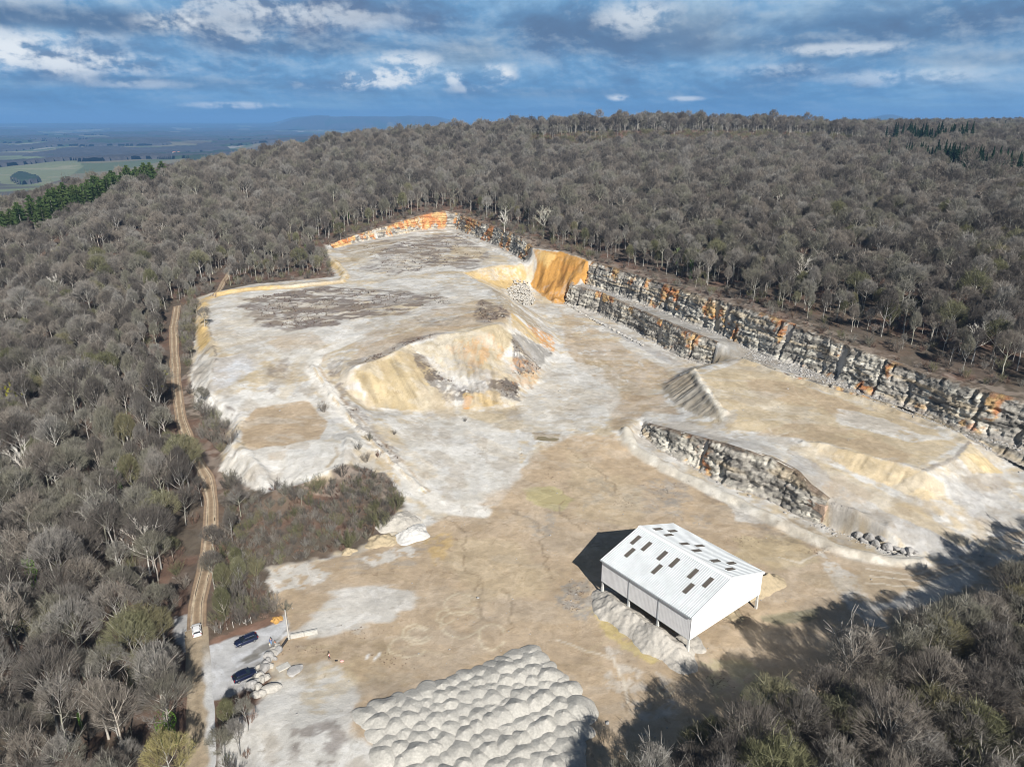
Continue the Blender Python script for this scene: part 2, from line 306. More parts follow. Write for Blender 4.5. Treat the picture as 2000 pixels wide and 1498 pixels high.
bump_line([(700,455,20),(829,456,20),(885,452,20),(960,485,20),(1020,515,20)], 1.8, .7)
bump_line([(1568,861,9.4),(1625,872,9.7),(1688,889,9.8),(1760,907,9.8),(1805,920,9.7)], 1.4, .5)
bump_line([(406,650,15.5),(418,697,14.5),(408,774,12)], 2, .5)
runnels([(690,722,17),(754,700,18),(800,675,19.5),(830,700,16),(880,790,4),(790,800,3.5),(727,800,5)], (760,705,18), (800,795,4), 1.5, .55, 501)
runnels([(805,672,19.8),(870,654,20.5),(980,634,21),(1015,660,17),(1050,755,3),(970,798,2),(880,795,3),(830,700,14)], (900,652,20.6), (930,795,2.5), 1.7, .6, 510)
runnels([(1290,757,3),(1350,727,10),(1390,781,10.8),(1414,815,9),(1360,814,6),(1315,790,4)], (1370,750,10.8), (1315,790,4), 1.2, .45, 520)
runnels([(1570,860,9),(1690,890,9.5),(1800,920,9.5),(1843,945,7),(1850,980,4.6),(1730,948,5.9),(1610,890,7.6)], (1760,910,9.6), (1740,950,5.8), 1.3, .35, 530)
runnels([(1871,895,9.4),(1895,868,9.4),(1960,928,5.4),(1900,940,5.6)], (1882,880,9.4), (1930,935,5.4), 1.6, .4, 540)
runnels([(1042,488,28),(1100,494,27),(1146,511,25),(1150,556,12.5),(1118,558,11),(1110,592,2.5),(1081,592,3),(1037,553,9)], (1095,495,27), (1070,585,4), 2.4, .8, 550)
m_ = inside(GX, GY, [tuple(at(*p)[:2]) for p in [(1042,488,28),(1100,494,27),(1146,511,25),(1150,556,12.5),(1118,558,11),(1110,592,2.5),(1081,592,3),(1037,553,9)]]); GH[m_] += (fbm(GX[m_]/5, GY[m_]/5, 551, 5)-.5)*4.5
runnels([(372,738,8.6),(385,660,12),(405,680,15),(412,735,13.8),(408,774,12.3),(455,815,9),(384,797,6.9)], (408,735,13.8), (375,745,8.6), 1.5, .4, 560)
runnels([(450,868,8.8),(425,920,4.6),(480,950,4.2),(539,970,4.3),(536,950,8),(492,902,8.4)], (490,905,8.4), (470,945,4.2), 1.6, .45, 570)
# gullies down the steep fill slopes
gy_, gx_ = np.gradient(GH, gy, gx); slope = np.hypot(gx_, gy_)
qmask = dq < 0
steep = sstep(.22, .45, slope)*qmask
tang = np.arctan2(gy_, gx_)
acr = (-np.sin(tang)*GX+np.cos(tang)*GY)
FV = np.array([p[:2] for p in (at(727,801,5), at(754,698,18.3))])
stri = fbm(GX/1.1+fbm(GX/9, GY/9, 60, 2)*2.5, GY/14, 21, 3)
GH += steep*((stri-.5)*.4+(fbm(GX/5, GY/5, 22, 3)-.5)*1.2)
GH += qmask*((fbm(GX/6, GY/6, 31, 4)-.5)*.32+(fbm(GX/1.6, GY/1.6, 35, 3)-.5)*.10)
GH += sstep(5, 25, dq)*nearm*(fbm(GX/7, GY/7, 37, 3)-.5)*1.0
GHc = GH
def hz_(x, y): return bil(gx, gy, GHc, np.asarray(x, float), np.asarray(y, float))
def ground_at(u, v, zoff=0, tmax=1500):
    """where the sight line through surveyed point (u, v) meets the land"""
    d = ray(u, v); o = np.array((0, 0, CAMH)); t = np.arange(70, tmax, .5)
    Pp = o+t[:, None]*d; h = hz_(Pp[:, 0], Pp[:, 1])+zoff; k = np.argmax(Pp[:, 2] < h)
    if k == 0: k = len(t)-1
    p = Pp[k]; return np.array((p[0], p[1], float(hz_(p[0], p[1]))))
# ------------------------------------------------------------ colours of the ground (what the ground is made of, by place)
Wt = (.53, .515, .485); Gr = (.35, .34, .33); Tn = (.39, .300, .205); Sn = (.45, .37, .25); Yl = (.48, .34, .145); Or = (.50, .235, .065); Br = (.15, .12, .105)
Dk = (.12, .10, .085); Lf = (.105, .082, .066); Rd = (.15, .092, .068); Sc = (.26, .25, .235); Mu = (.30, .235, .15); Ol = (.38, .34, .18); Bl = (.54, .56, .60)
COL = np.zeros(GX.shape+(3,), np.float32)
f1 = fbm(GX/9, GY/9, 41, 4); f2 = fbm(GX/2.2, GY/2.2, 42, 3)
COL[:] = Lf
litter = sstep(.45, .62, f1)[..., None]; COL[:] = COL*(1-litter)+np.array(Rd)*litter*.7+COL*litter*.3
k = sstep(.45, .6, fbm(GX/15, GY/15, 44, 3))[..., None]*.6; COL[:] = COL*(1-k)+np.array((.10, .085, .065))*k
far_ = np.hypot(GX, GY)
def blend(m, c, a): a = (a if np.ndim(a) else np.full(int(m.sum()), a))[:, None]; COL[m] = COL[m]*(1-a)+np.array(c)*a
def uvw(pts): return [tuple(ground_at(u, v)[:2]) for u, v in pts]
def patch(uv, c, a=.9, fe=2.5, wob=2.5, sc=5., sp=0, pts=None, seed=0, sd=(1, 1)):
    """a patch of ground of one material: outline in plan, feathered and broken up"""
    P_ = pts or uvw(uv); x0 = min(p[0] for p in P_)-8; x1 = max(p[0] for p in P_)+8; y0 = min(p[1] for p in P_)-8; y1 = max(p[1] for p in P_)+8
    m = (GX > x0) & (GX < x1) & (GY > y0) & (GY < y1) & nearm
    if not m.any(): return
    X, Y = GX[m], GY[m]; d, _ = segdist(X, Y, P_, True); s = np.where(inside(X, Y, P_), d, -d)
    s = s+(fbm(X/sc*sd[0], Y/sc*sd[1], 50+seed, 6, .62)-.5)*2.4*wob; fe = fe*.5
    w = sstep(-fe/2, fe/2, s)*a
    if sp: w = w*sstep(sp-.06, sp+.06, fbm(X/(sc*.6)*sd[0], Y/(sc*.6)*sd[1], 70+seed, 6, .62))
    blend(m, c, w)
def strip(uv, c, wd=1., a=.8, wob=.6, pts=None, fe=.5, brk=0):
    P_ = pts or uvw(uv); m = (GX > min(p[0] for p in P_)-wd*2-2) & (GX < max(p[0] for p in P_)+wd*2+2) & (GY > min(p[1] for p in P_)-wd*2-2) & (GY < max(p[1] for p in P_)+wd*2+2)
    if not m.any(): return
    X, Y = GX[m], GY[m]; d, al = segdist(X+(vn(X/2.5, Y/2.5, 15)-.5)*wob*2, Y+(vn(X/2.5, Y/2.5, 16)-.5)*wob*2, P_)
    w = sstep(wd*(1+fe), wd*(1-fe), d)*a
    if brk: w = w*sstep(brk-.15, brk+.15, vn(al/3, al*0, 3))
    blend(m, c, w)
bandm = (np.abs(GY-885) < 60) & (GX > 0) & (GX < 440); kb = sstep(60, 30, np.abs(GY-885))*sstep(0, 40, GX)*sstep(440, 400, GX)*.8; COL[:] = COL*(1-kb[..., None])+np.array((.24, .15, .12))*kb[..., None]
# whole quarry: limestone fines with washed-in clay
qs = sstep(1.2, -1.2, dq+(f2-.5)*3.5); sl = fbm(GX/22+f1, GY/9, 43, 4)
mixv = sstep(.40, .60, sl*.6+f2*.4)[..., None]; mixv = np.clip(mixv*1.1+.15, 0, 1); base = np.array(Wt)*(mixv)+np.array(Sn)*(1-mixv)
gmix = (sstep(.5, .68, fbm(GX/5, GY/5, 46, 4))*.45)[..., None]; base = base*(1-gmix)+np.array(Gr)*gmix
COL[:] = COL*(1-qs[..., None])+base*qs[..., None]
# yard
patch([(520,1165),(525,1110),(700,1078),(850,1020),(960,960),(1040,890),(1120,850),(1200,848),(1240,890),(1400,970),(1550,1040),(1700,1095),(1850,1105),(2000,1110)], Tn, .92, 4, 3, 8, pts=uvw([(520,1165),(525,1110),(700,1078),(850,1020),(960,960),(1040,890),(1120,850),(1200,848),(1240,890),(1400,970),(1550,1040),(1700,1095),(1850,1105),(1990,1100)])+[(150,110),(20,60),(0,74),(-30,95)]+uvw([(690,1330),(640,1290),(540,1290),(560,1200)]))
patch([(560,1290),(640,1260),(760,1240),(800,1340),(700,1350),(640,1300)], Mu, .5, 3, 3, 4, .45)
patch([(610,1195),(640,1160),(760,1140),(820,1150),(800,1190),(700,1235),(600,1250)], Wt, .9, 4, 3, 5, seed=1, sd=(.6, 1.4))
patch([(600,1215),(560,1245),(640,1235),(700,1200)], Wt, .8, 2, 1.5, 3)
patch([(525,1160),(530,1112),(600,1102),(640,1120),(600,1150)], Wt, .85, 1.5, 2, 3, .42, seed=2)
patch([(640,1110),(700,1085),(850,1050),(800,1110),(700,1120)], Sc, .45, 2, 2, 4, .5, sd=(.4, 1.6))
patch([(690,1092),(800,1066),(830,1080),(730,1105)], Wt, .8, 1.5, 1.5, 3, .4)
patch([(820,1060),(880,1040),(900,1070),(850,1100)], Yl, .6, 2, 2, 3, .45)
patch([(505,1498),(500,1385),(540,1330),(600,1310),(660,1300),(700,1330),(700,1400),(680,1498)], Wt, .92, 3, 2, 5, pts=uvw([(500,1385),(530,1335),(600,1315),(660,1300),(700,1335),(690,1400)])+[(-26,92),(-26,70),(-40,70),(-50,92)])
patch([(560,1420),(660,1400),(690,1440),(640,1490),(560,1480)], Br, .6, 2, 2, 3, .5)
patch([(600,1330),(680,1290),(700,1330),(620,1400),(580,1390)], Sn, .6, 2, 2, 3, .45, sd=(.7, 1.5))
for q in ([(1130,940),(1190,930),(1200,970),(1140,990)], [(1290,950),(1340,940),(1350,980),(1300,990)], [(1020,1010),(1080,1000),(1090,1040),(1040,1050)]): patch(q, Sc, .5, 2, 2, 3, .5)
patch([(1020,955),(1080,950),(1120,975),(1100,1000),(1040,985)], Ol, .75, 1.5, 1, 2)
patch([(1040,845),(1095,848),(1090,862),(1045,860)], Mu, .8, 1, .6, 2); patch([(1040,842),(1100,842),(1095,850),(1045,850)], Dk, .3, .6, .5, 2)
patch([(905,835),(930,850),(1030,890),(1020,908),(960,890),(910,862)], Yl, .65, 1.2, 1, 2, .35); patch([(940,862),(1020,892),(1010,900),(940,874)], Mu, .7, .8, .6, 2, .3)
patch([(1430,1050),(1560,1040),(1600,1100),(1520,1120),(1440,1090)], (.42,.35,.22), .5, 3, 2, 4); patch([(1500,1030),(1560,1060),(1530,1070),(1460,1050)], Dk, .3, 2, 2, 2, .5)
patch([(1600,1080),(1680,1130),(1700,1180),(1740,1230),(1690,1220),(1640,1160)], Wt, .7, 2, 2, 3, .4, seed=3)
patch([(1700,1190),(1820,1140),(1900,1100),(1960,1090),(1900,1140),(1780,1190)], Wt, .85, 3, 2, 4, seed=5)
patch([(1560,1120),(1740,1110),(1800,1140),(1700,1180),(1600,1150)], Mu, .5, 4, 3, 5, .42, sd=(.5, 1.3))
patch([(1420,980),(1500,1010),(1490,1025),(1440,1020)], Wt, .8, .8, .8, 2, seed=9)
patch([(1370,960),(1480,1000),(1560,1050),(1700,1090),(1640,1095),(1500,1040),(1390,985)], Dk, .35, 3, 2, 3, .5, sd=(.5, 1.2)); patch([(1520,1000),(1640,1060),(1760,1090),(1700,1095),(1600,1062)], Mu, .7, 2, 1, 4, .4)
patch([(1215,960),(1300,930),(1330,960),(1330,1010),(1230,1000)], Sc, .45, 3, 2, 3, .5, seed=6); patch([(1300,1000),(1420,1010),(1380,1040)], Sc, .5, 2, 2, 3, .55)
patch([(1370,1290),(1470,1290),(1500,1330),(1400,1370)], (.43,.39,.23), .5, 2, 2, 3, .45)
patch([(1190,1270),(1300,1330),(1330,1390),(1250,1400),(1180,1340)], Wt, .5, 3, 3, 4, .5)
patch([(1090,1150),(1150,1130),(1180,1200),(1130,1210),(1090,1190)], Sc, .7, 1.5, 2, 2, .42, seed=2)
patch([(1160,1195),(1200,1215),(1290,1290),(1270,1300),(1180,1240)], (.50,.41,.16), .6, 1, 1, 2, .35)
patch([(1480,1205),(1560,1195),(1600,1190),(1590,1215),(1530,1222),(1490,1218)], (.17,.165,.11), .8, 1, .7, 2); patch([(1770,1165),(1785,1165),(1785,1178),(1770,1178)], Dk, .4, 1, .5, 1)
patch([(870,1050),(1000,1060),(1100,1120),(1050,1180),(900,1170)], Sn, .45, 5, 4, 9); patch([(1100,870),(1250,960),(1250,1040),(1120,1000)], Sn, .4, 5, 4, 7)
# pit floor and fans
patch([(1090,600),(1160,640),(1300,720),(1340,735),(1280,760),(1240,790),(1190,770),(1110,690),(1100,650)], Tn, .65, 3, 3, 6, .35, seed=4, sd=(.8, .5))
patch([(1115,690),(1180,700),(1240,760),(1200,775),(1150,730)], Mu, .6, 1.5, 2, 3, .48, sd=(1.3, .5)); patch([(1200,640),(1330,712),(1300,720),(1220,680)], Wt, .6, 1.5, 1.5, 3)
patch([(1180,780),(1290,770),(1330,810),(1260,805),(1200,840),(1190,810)], Tn, .7, 2, 2, 4)
patch([(1020,790),(1090,690),(1170,720),(1215,780),(1180,830),(1100,840),(1020,830)], Wt, .6, 3, 3, 6, .3)
patch([(760,830),(900,810),(1010,850),(1020,930),(980,990),(900,1000),(840,940)], Wt, .75, 3, 2, 6, sd=(.8, .8)); patch([(900,1000),(1030,930),(1050,870),(1120,850),(1110,900),(1010,985)], Tn, .6, 4, 3, 6)
patch([(720,810),(780,850),(860,930),(820,940),(740,870)], Yl, .25, 3, 3, 4, .4)
# upper plateau
patch([(405,590),(520,565),(660,553),(700,560),(720,640),(600,690),(520,700),(430,690),(410,650)], Wt, .5, 4, 3, 7)
patch([(470,600),(500,578),(560,570),(640,560),(760,565),(850,575),(890,590),(850,610),(700,620),(640,640),(560,650),(500,630)], Br, .85, 5, 6, 6, .43, seed=7, sd=(.55, 1.1))
patch([(700,480),(800,462),(900,455),(960,500),(930,530),(860,520),(760,540),(700,525),(740,500)], Br, .85, 5, 5, 6, .44, seed=8, sd=(.6, 1.0)); patch([(700,500),(790,495),(860,530),(760,545),(700,540)], Wt, .5, 3, 3, 5, .4)
patch([(660,490),(700,478),(780,470),(740,495),(690,510)], Mu, .7, 3, 2, 5, .35); patch([(885,480),(960,485),(930,505),(880,498)], Sn, .7, 3, 2, 4)
patch([(690,700),(700,680),(790,650),(880,620),(970,600),(1000,610),(990,628),(930,638),(870,648),(800,665),(750,695)], Tn, .8, 4, 2, 7, sd=(.6, 1))
patch([(660,670),(760,640),(860,600),(930,585),(960,600),(880,620),(760,655),(700,680)], Tn, .5, 4, 3, 8, .35, sd=(.5, 1)); 
patch([(940,585),(985,600),(995,622),(960,632),(930,628),(925,605)], Br, .8, 2, 2, 4, .4, seed=11); patch([(810,625),(900,615),(900,632),(820,640)], Dk, .45, 2, 2, 4, .45)
patch([(676,708),(740,690),(800,660),(870,648),(870,655),(800,672),(750,698),(690,718)], Br, .7, 1.5, 1.2, 3, .3, seed=12)
patch([(540,690),(620,660),(700,640),(800,610),(920,555),(960,580),(860,605),(740,640),(640,690),(600,730),(560,740)], Wt, .55, 3, 2, 7, .35, seed=13, sd=(.5, 1))
patch([(500,660),(600,650),(640,670),(560,690)], Tn, .5, 3, 3, 6, .4, sd=(.5, 1)); patch([(520,720),(560,700),(570,740),(530,770)], Br, .5, 2, 2, 4, .45); patch([(415,700),(480,690),(500,720),(460,750),(410,770)], Bl, .6, 4, 2, 6)
for q in ([(475,720),(530,715),(490,760),(440,770)], [(580,700),(600,720),(560,790),(530,790)]): patch(q, Sn, .4, 3, 2, 4, .45)
# orange bank and berms
strip([(651,510),(676,537),(665,552),(577,561),(490,566),(420,576),(397,585),(393,640),(400,672)], Yl, 2.4, .85, .7); strip([(648,506),(677,533),(668,548),(577,557),(490,561),(420,571),(393,582)], (.62, .57, .47), .8, .6, .4)
strip([(406,590),(408,640),(422,700),(405,775),(460,806)], Dk, .35, .7, .5, brk=.4); patch([(372,740),(385,690),(420,700),(408,775),(460,815),(450,828),(384,797)], Wt, .85, 1.5, 1, 3)
patch([(380,640),(400,640),(405,672),(390,690)], Yl, .5, 1, 1, 2)
patch([(905,533),(960,520),(1020,516),(1030,540),(1000,560),(975,566),(940,552)], Yl, .85, 2, 1, 4, seed=14); patch([(930,528),(1010,522),(1020,545),(960,550)], Wt, .45, 2, 1, 2, .5)
patch([(1042,488),(1100,493),(1146,510),(1150,556),(1118,558),(1120,598),(1081,592),(1036,555),(1050,520)], (.42,.225,.065), 1, 1.2, .8, 3); patch([(1060,560),(1100,540),(1110,585),(1080,588)], (.30,.15,.05), .5, 1.5, 1, 2, .45); patch([(1090,505),(1140,520),(1145,550),(1100,540)], Or, .6, 1.5, 1, 2, .35); patch([(1050,490),(1090,497),(1070,525),(1050,515)], Yl, .7, 1.5, 1, 2)
# main fill face
patch([(690,722),(754,700),(800,675),(830,700),(880,800),(780,800),(730,795)], (.37,.295,.175), .88, 2.5, 2, 3)
patch([(800,675),(870,655),(980,635),(1010,660),(960,720),(900,740),(850,710)], (.385,.32,.21), .8, 3, 2, 4); patch([(870,680),(960,650),(990,690),(930,730)], Or, .38, 2, 1.5, 2.5, .5, sd=(1.6, .5))
patch([(805,690),(825,690),(850,725),(900,760),(960,740),(1010,750),(1018,785),(950,770),(880,790),(830,740)], (.10,.085,.08), .9, 1.5, 2, 3, .36, seed=15)
patch([(1000,650),(1050,670),(1080,690),(1040,730),(1005,725),(1000,690)], (.15,.14,.135), .85, 1.5, 1.5, 3, .34, seed=16); patch([(1000,700),(1060,720),(1040,760),(1000,750)], Or, .4, 1.5, 1.5, 2, .5)
patch([(1000,612),(1015,625),(1060,670),(1050,672),(1000,640)], Yl, .8, 1, .8, 2); patch([(1030,635),(1078,655),(1085,688),(1060,676)], Or, .7, 1.2, 1, 2, .4); patch([(955,560),(1000,590),(1060,640),(1040,640),(985,605)], Mu, .7, 1.2, 1.2, 2, .4)
patch([(905,770),(970,765),(985,790),(910,800)], Yl, .8, 1.5, 1, 2.5, .3); patch([(905,775),(925,775),(915,800),(905,800)], Or, .6, 1, .6, 2); patch([(820,700),(880,700),(960,730),(950,770),(890,760)], Gr, .6, 2, 1.5, 3, .4)
# haul road
strip([(940,1000),(860,990),(800,930),(745,880),(690,820),(640,762),(607,715),(625,690),(700,660)], (.60, .575, .53), 3.0, 1.0, .4, fe=.25); strip([(835,960),(790,905),(722,840),(660,770),(622,718),(640,690)], Tn, .5, .8, .5, brk=.35); strip([(828,965),(778,915),(712,850),(648,775),(612,718)], Yl, .3, .7, .4, brk=.4)
patch([(648,745),(668,752),(720,820),(790,900),(770,905),(700,840)], Br, .55, 1.5, 1.5, 3, .45); patch([(640,700),(670,705),(665,735),(645,735)], Br, .6, 1.5, 1.5, 3, .4); patch([(700,845),(745,885),(790,960),(770,940),(720,880)], Yl, .5, 1.5, 1.5, 3, .45)
# lower pad
patch([(468,830),(500,795),(600,782),(640,825),(625,860),(560,880),(490,890),(470,860)], Tn, .92, 1.5, 1, 5); patch([(470,880),(620,860),(690,870),(680,905),(610,940),(540,960),(490,925)], Wt, .9, 1.5, 1.2, 4); patch([(520,885),(560,880),(555,900),(525,900)], Tn, .5, 1.5, 1, 2); patch([(450,868),(425,920),(480,950),(540,968),(530,940),(480,900)], Wt, .85, 1, .8, 2)
strip([(500,795),(590,778),(640,790),(655,815)], Wt, 1.2, .8, .5); strip([(655,875),(660,890),(640,915)], Mu, .5, .7, .3)
# right platform
patch([(1370,735),(1450,705),(1600,765),(1820,840),(1870,870),(1800,915),(1620,868),(1560,855),(1420,840),(1400,780)], Sn, .85, 2, 1.5, 6, seed=17); patch([(1450,740),(1560,750),(1680,800),(1660,815),(1560,790),(1470,770)], Tn, .7, 3, 3, 7, .35, sd=(.9, .6)); patch([(1630,795),(1700,810),(1800,850),(1860,858),(1780,865),(1640,830)], Wt, .85, 2, 2, 5, .32, seed=18); patch([(1480,850),(1560,820),(1700,850),(1780,890),(1760,905),(1620,865)], Tn, .6, 3, 2, 7, .35)
strip([(1452,703),(1530,734),(1640,770),(1730,797),(1820,830)], Sn, 1.6, .7, .4); strip([(1352,722),(1366,745),(1390,781),(1412,806),(1415,820)], (.62,.58,.5), 1.1, .8, .3); strip([(1893,867),(1869,894),(1805,918)], Dk, .7, .75, .4); strip([(1352,722),(1400,706),(1449,699)], Sn, 1.6, .8, .3)
patch([(1292,757),(1350,730),(1388,785),(1412,820),(1360,812),(1318,790)], (.33, .29, .23), .9, 1, .6, 2, seed=19); patch([(1415,800),(1440,800),(1435,830),(1415,830)], Gr, .5, 1.5, 1, 2)
patch([(1570,860),(1690,890),(1800,920),(1843,945),(1850,980),(1800,978),(1720,946),(1660,918),(1600,885)], (.52,.42,.27), .9, 1.2, 1, 3, seed=20); patch([(1870,895),(1895,868),(1960,925),(1900,925)], (.54,.43,.25), .9, 1, .6, 2); patch([(1845,930),(1960,930),(2000,990),(2000,1050),(1940,1040),(1860,980)], Gr, .7, 2, 2, 3, .3, seed=21)
patch([(1530,925),(1560,890),(1640,930),(1740,985),(1900,1050),(1930,1090),(1790,1085),(1690,1020),(1600,965)], Gr, .85, 2, 1.5, 3, seed=22); patch([(1570,880),(1660,930),(1780,990),(1900,1060),(1880,1068),(1740,1005),(1620,935)], Sn, .7, 1.5, 1, 5); patch([(1640,930),(1720,970),(1660,985),(1600,955)], Tn, .6, 2, 2, 3, .35)
patch([(1240,826),(1400,852),(1520,878),(1530,905),(1480,880),(1400,862),(1300,835)], Gr, .6, 1.5, 1, 3, .35); strip([(1225,842),(1245,880),(1310,920),(1400,960),(1550,1033),(1640,1072),(1720,1092),(1790,1098)], (.52, .49, .43), 1.9, .85, .4)
patch([(1905,1050),(1960,1090),(2000,1110),(2000,1040)], (.5,.36,.2), .5, 2, 2, 3, .4)
# benches behind: grey broken rock
patch([(1120,560),(1150,558),(1300,610),(1450,672),(1600,728),(1750,782),(1900,840),(2000,874),(2100,915),(2100,960),(1960,900),(1820,825),(1640,760),(1450,700),(1300,640)], Sc, .92, 1, 1, 3, seed=23)
strip([(1115,562),(1180,580),(1250,612),(1315,640),(1390,674),(1450,700)], Wt, .7, .5, .4)
patch([(1120,600),(1240,660),(1340,715),(1310,712),(1220,665)], Gr, .8, 1.5, 1, 3)
# sandy margin along the far wall, rills and wheel marks
strip([(650,487),(700,476),(766,464),(829,452),(880,449),(940,468),(1016,503),(1030,514)], Gr, 2.2, .75, .5); strip([(680,495),(766,478),(829,463),(885,456),(960,487),(1015,513)], Wt, 1.2, .85, .4)
for q in ([(1010,1000),(1045,1020),(1060,1060),(1065,1100),(1085,1130)], [(1100,960),(1090,1000),(1140,1040)], [(880,1010),(910,1050),(905,1100),(930,1140),(915,1180)], [(940,1130),(945,1180),(930,1215)], [(1220,1290),(1240,1320),(1232,1370),(1238,1400)], [(1120,890),(1180,930),(1210,960)], [(560,865),(570,880)], [(1000,1030),(940,1020)], [(990,1150),(1000,1200),(985,1235)]): strip(q, (.23, .175, .115), .30, .7, 1.4, fe=.6)
for (cu, cv, ru, rv) in ((815,1240,20,12),(815,1240,28,18),(870,1205,18,14),(900,1180,30,20),(900,1220,40,26),(795,1265,34,20),(960,1245,26,26),(1300,1350,16,8)):
    strip([(cu+ru*math.cos(t), cv+rv*math.sin(t)) for t in np.linspace(.3, 5.8, 14)], (.52, .45, .33), .22, .85, .3, fe=.7)
for q in ([(1690,1110),(1780,1125),(1880,1100),(1920,1040)], [(1700,1125),(1800,1135),(1900,1100),(1935,1045)], [(1690,1140),(1820,1150),(1905,1110)], [(1630,1060),(1560,1100),(1520,1090)], [(1540,845),(1512,855),(1500,835)], [(1090,1250),(1200,1290),(1230,1370)]): strip(q, (.58, .53, .45), .25, .7, .3, fe=.7)
for k in range(26):
    u0, v0 = rng.uniform(560, 1500), rng.uniform(1020, 1300); L_ = rng.uniform(30, 110); a_ = rng.uniform(-.5, .3)
    strip([(u0, v0), (u0+L_*.5, v0+L_*.5*a_+rng.uniform(-4, 4)), (u0+L_, v0+L_*a_)], Mu if k % 2 else Sn, .3, .45, .5, fe=.8)
# car park and lane (chalk dust on asphalt), the verge
PKP = uvw([(402,1262),(440,1250),(520,1225),(560,1200),(566,1236),(540,1262),(515,1300),(480,1345),(450,1362),(410,1372)])
patch(None, (.45, .455, .465), .92, 1.2, .7, 3, pts=PKP); patch([(462,1296),(500,1268),(540,1250),(560,1232),(590,1218),(560,1230),(530,1268),(480,1294)], (.16, .15, .135), .8, 1, .8, 2.2, .3); patch([(455,1310),(520,1290),(500,1340),(440,1360)], (.27, .26, .25), .7, 1.5, 1.2, 2.5, .45, sd=(.6, 1.5)); patch([(470,1290),(505,1275),(510,1285),(480,1297)], (.16, .15, .13), .8, .8, .5, 2)
patch([(340,1205),(372,1205),(378,1290),(350,1262),(338,1240)], (.40, .40, .40), .85, 1, .8, 2); patch([(335,1210),(360,1190),(365,1150),(330,1180),(300,1160)], Rd, .6, 2, 1.5, 3)
patch([(405,1262),(470,1240),(550,1212),(555,1195),(500,1215),(410,1250)], (.22, .135, .10), .8, 1.2, 1, 2)
yp = uvw([(560,1110),(700,1085),(880,1010),(1040,900),(1200,860),(1400,985),(1700,1105),(1800,1110)])+[(110,105),(20,70),(-20,95)]+uvw([(620,1290),(560,1230)])
yardf = np.ones(GX.shape); yi = np.zeros(GX.shape, bool); yi[nearm] = inside(GX[nearm], GY[nearm], yp); yardf[yi] = .38; yardf = blur(yardf, 4)
# dust drifted thinly over the clay, and damp clay showing through the dust
ds = sstep(.51, .58, fbm(GX/14+GY/30, GY/7, 96, 7, .62))*(dq < -1)*.30*yardf; COL[:] = COL*(1-ds[..., None])+np.array((.50, .485, .45))*ds[..., None]
dm = sstep(.54, .61, fbm(GX/8, GY/9+GX/40, 97, 7, .62))*(dq < -1)*.32*yardf; COL[:] = COL*(1-dm[..., None])+np.array((.27, .21, .14))*dm[..., None]
for m_, w_, q_ in RUN: COL[m_] *= (1-w_*sstep(.45, .2, q_)*.30)[:, None]
strip([(714,1287),(722,1277)], (.6, .59, .57), .22, .9, .1); strip([(732,1290),(744,1276)], (.6, .59, .57), .26, .9, .1); strip([(675,1226),(700,1214)], (.6, .59, .57), .2, .8, .1)
# fine broken-up tone everywhere in the pit
tone = 1+(fbm(GX/1.3, GY/1.3, 90, 3)-.5)*.3+(fbm(GX/6, GY/5, 91, 4)-.5)*.30
COL *= np.where(dq < 0, tone, 1+(fbm(GX/1.5, GY/1.5, 92, 3)-.5)*.5)[..., None]
# rim strip beyond the faces: stony scrub
rm = sstep(0, .6, dq)*sstep(11, 4, dq+(f1-.5)*9)*(GX > -125)*(GY > 170)*sstep(.42, .6, f2); COL[:] = COL*(1-(rm*.55)[..., None])+np.array((.30, .25, .21))*(rm*.55)[..., None]
# valley and hills far off
vz = np.hypot(GX, GY) > 1400; vf = fbm(GX/700, GY/700, 95, 5); k = (sstep(1300, 1700, np.hypot(GX, GY))*(GX < 100))[..., None]
vcol = np.where(sstep(.52, .54, vf)[..., None] > .5, np.array((.17, .21, .10)), np.array((.085, .08, .07))); vcol = np.where(sstep(.60, .61, vf)[..., None] > .5, np.array((.30, .27, .17)), vcol)
COL[:] = COL*(1-k)+vcol*k
COL = np.clip(COL, .01, .9)

def grid_mesh(name, X, Y, H, colr=None, keep=None):
    ny, nx = H.shape; co = np.stack([X, Y, H], -1).reshape(-1, 3)
    idx = np.arange(nx*ny).reshape(ny, nx)
    q = np.stack([idx[:-1, :-1], idx[:-1, 1:], idx[1:, 1:], idx[1:, :-1]], -1).reshape(-1, 4)
    if keep is not None: q = q[keep.ravel()]
    return raw_mesh(name, co, q, None if colr is None else colr.reshape(-1, 3))
def raw_mesh(name, co, q, colr=None, smooth=True):
    q = np.asarray(q); n = q.shape[1]
    me = bpy.data.meshes.new(name); me.vertices.add(len(co)); me.vertices.foreach_set('co', np.asarray(co, np.float32).ravel())
    me.loops.add(q.size); me.loops.foreach_set('vertex_index', q.ravel().astype(np.int32))
    me.polygons.add(len(q)); me.polygons.foreach_set('loop_start', np.arange(0, q.size, n, dtype=np.int32)); me.polygons.foreach_set('loop_total', np.full(len(q), n, dtype=np.int32))
    if colr is not None:
        ca = me.color_attributes.new('Col', 'FLOAT_COLOR', 'POINT'); c4 = np.ones((len(co), 4), np.float32); c4[:, :3] = colr; ca.data.foreach_set('color', c4.ravel())
    me.update(); me.validate()
    if smooth: me.polygons.foreach_set('use_smooth', np.ones(len(q), bool))
    return me
def mat(name, colr=(.5, .5, .5), rough=.9, metal=0, spec=.25):
    m = bpy.data.materials.new(name); m.use_nodes = True; b = m.node_tree.nodes['Principled BSDF']
    b.inputs['Base Color'].default_value = (*colr, 1); b.inputs['Roughness'].default_value = rough; b.inputs['Metallic'].default_value = metal; b.inputs['Specular IOR Level'].default_value = spec
    return m, NT(m.node_tree), b
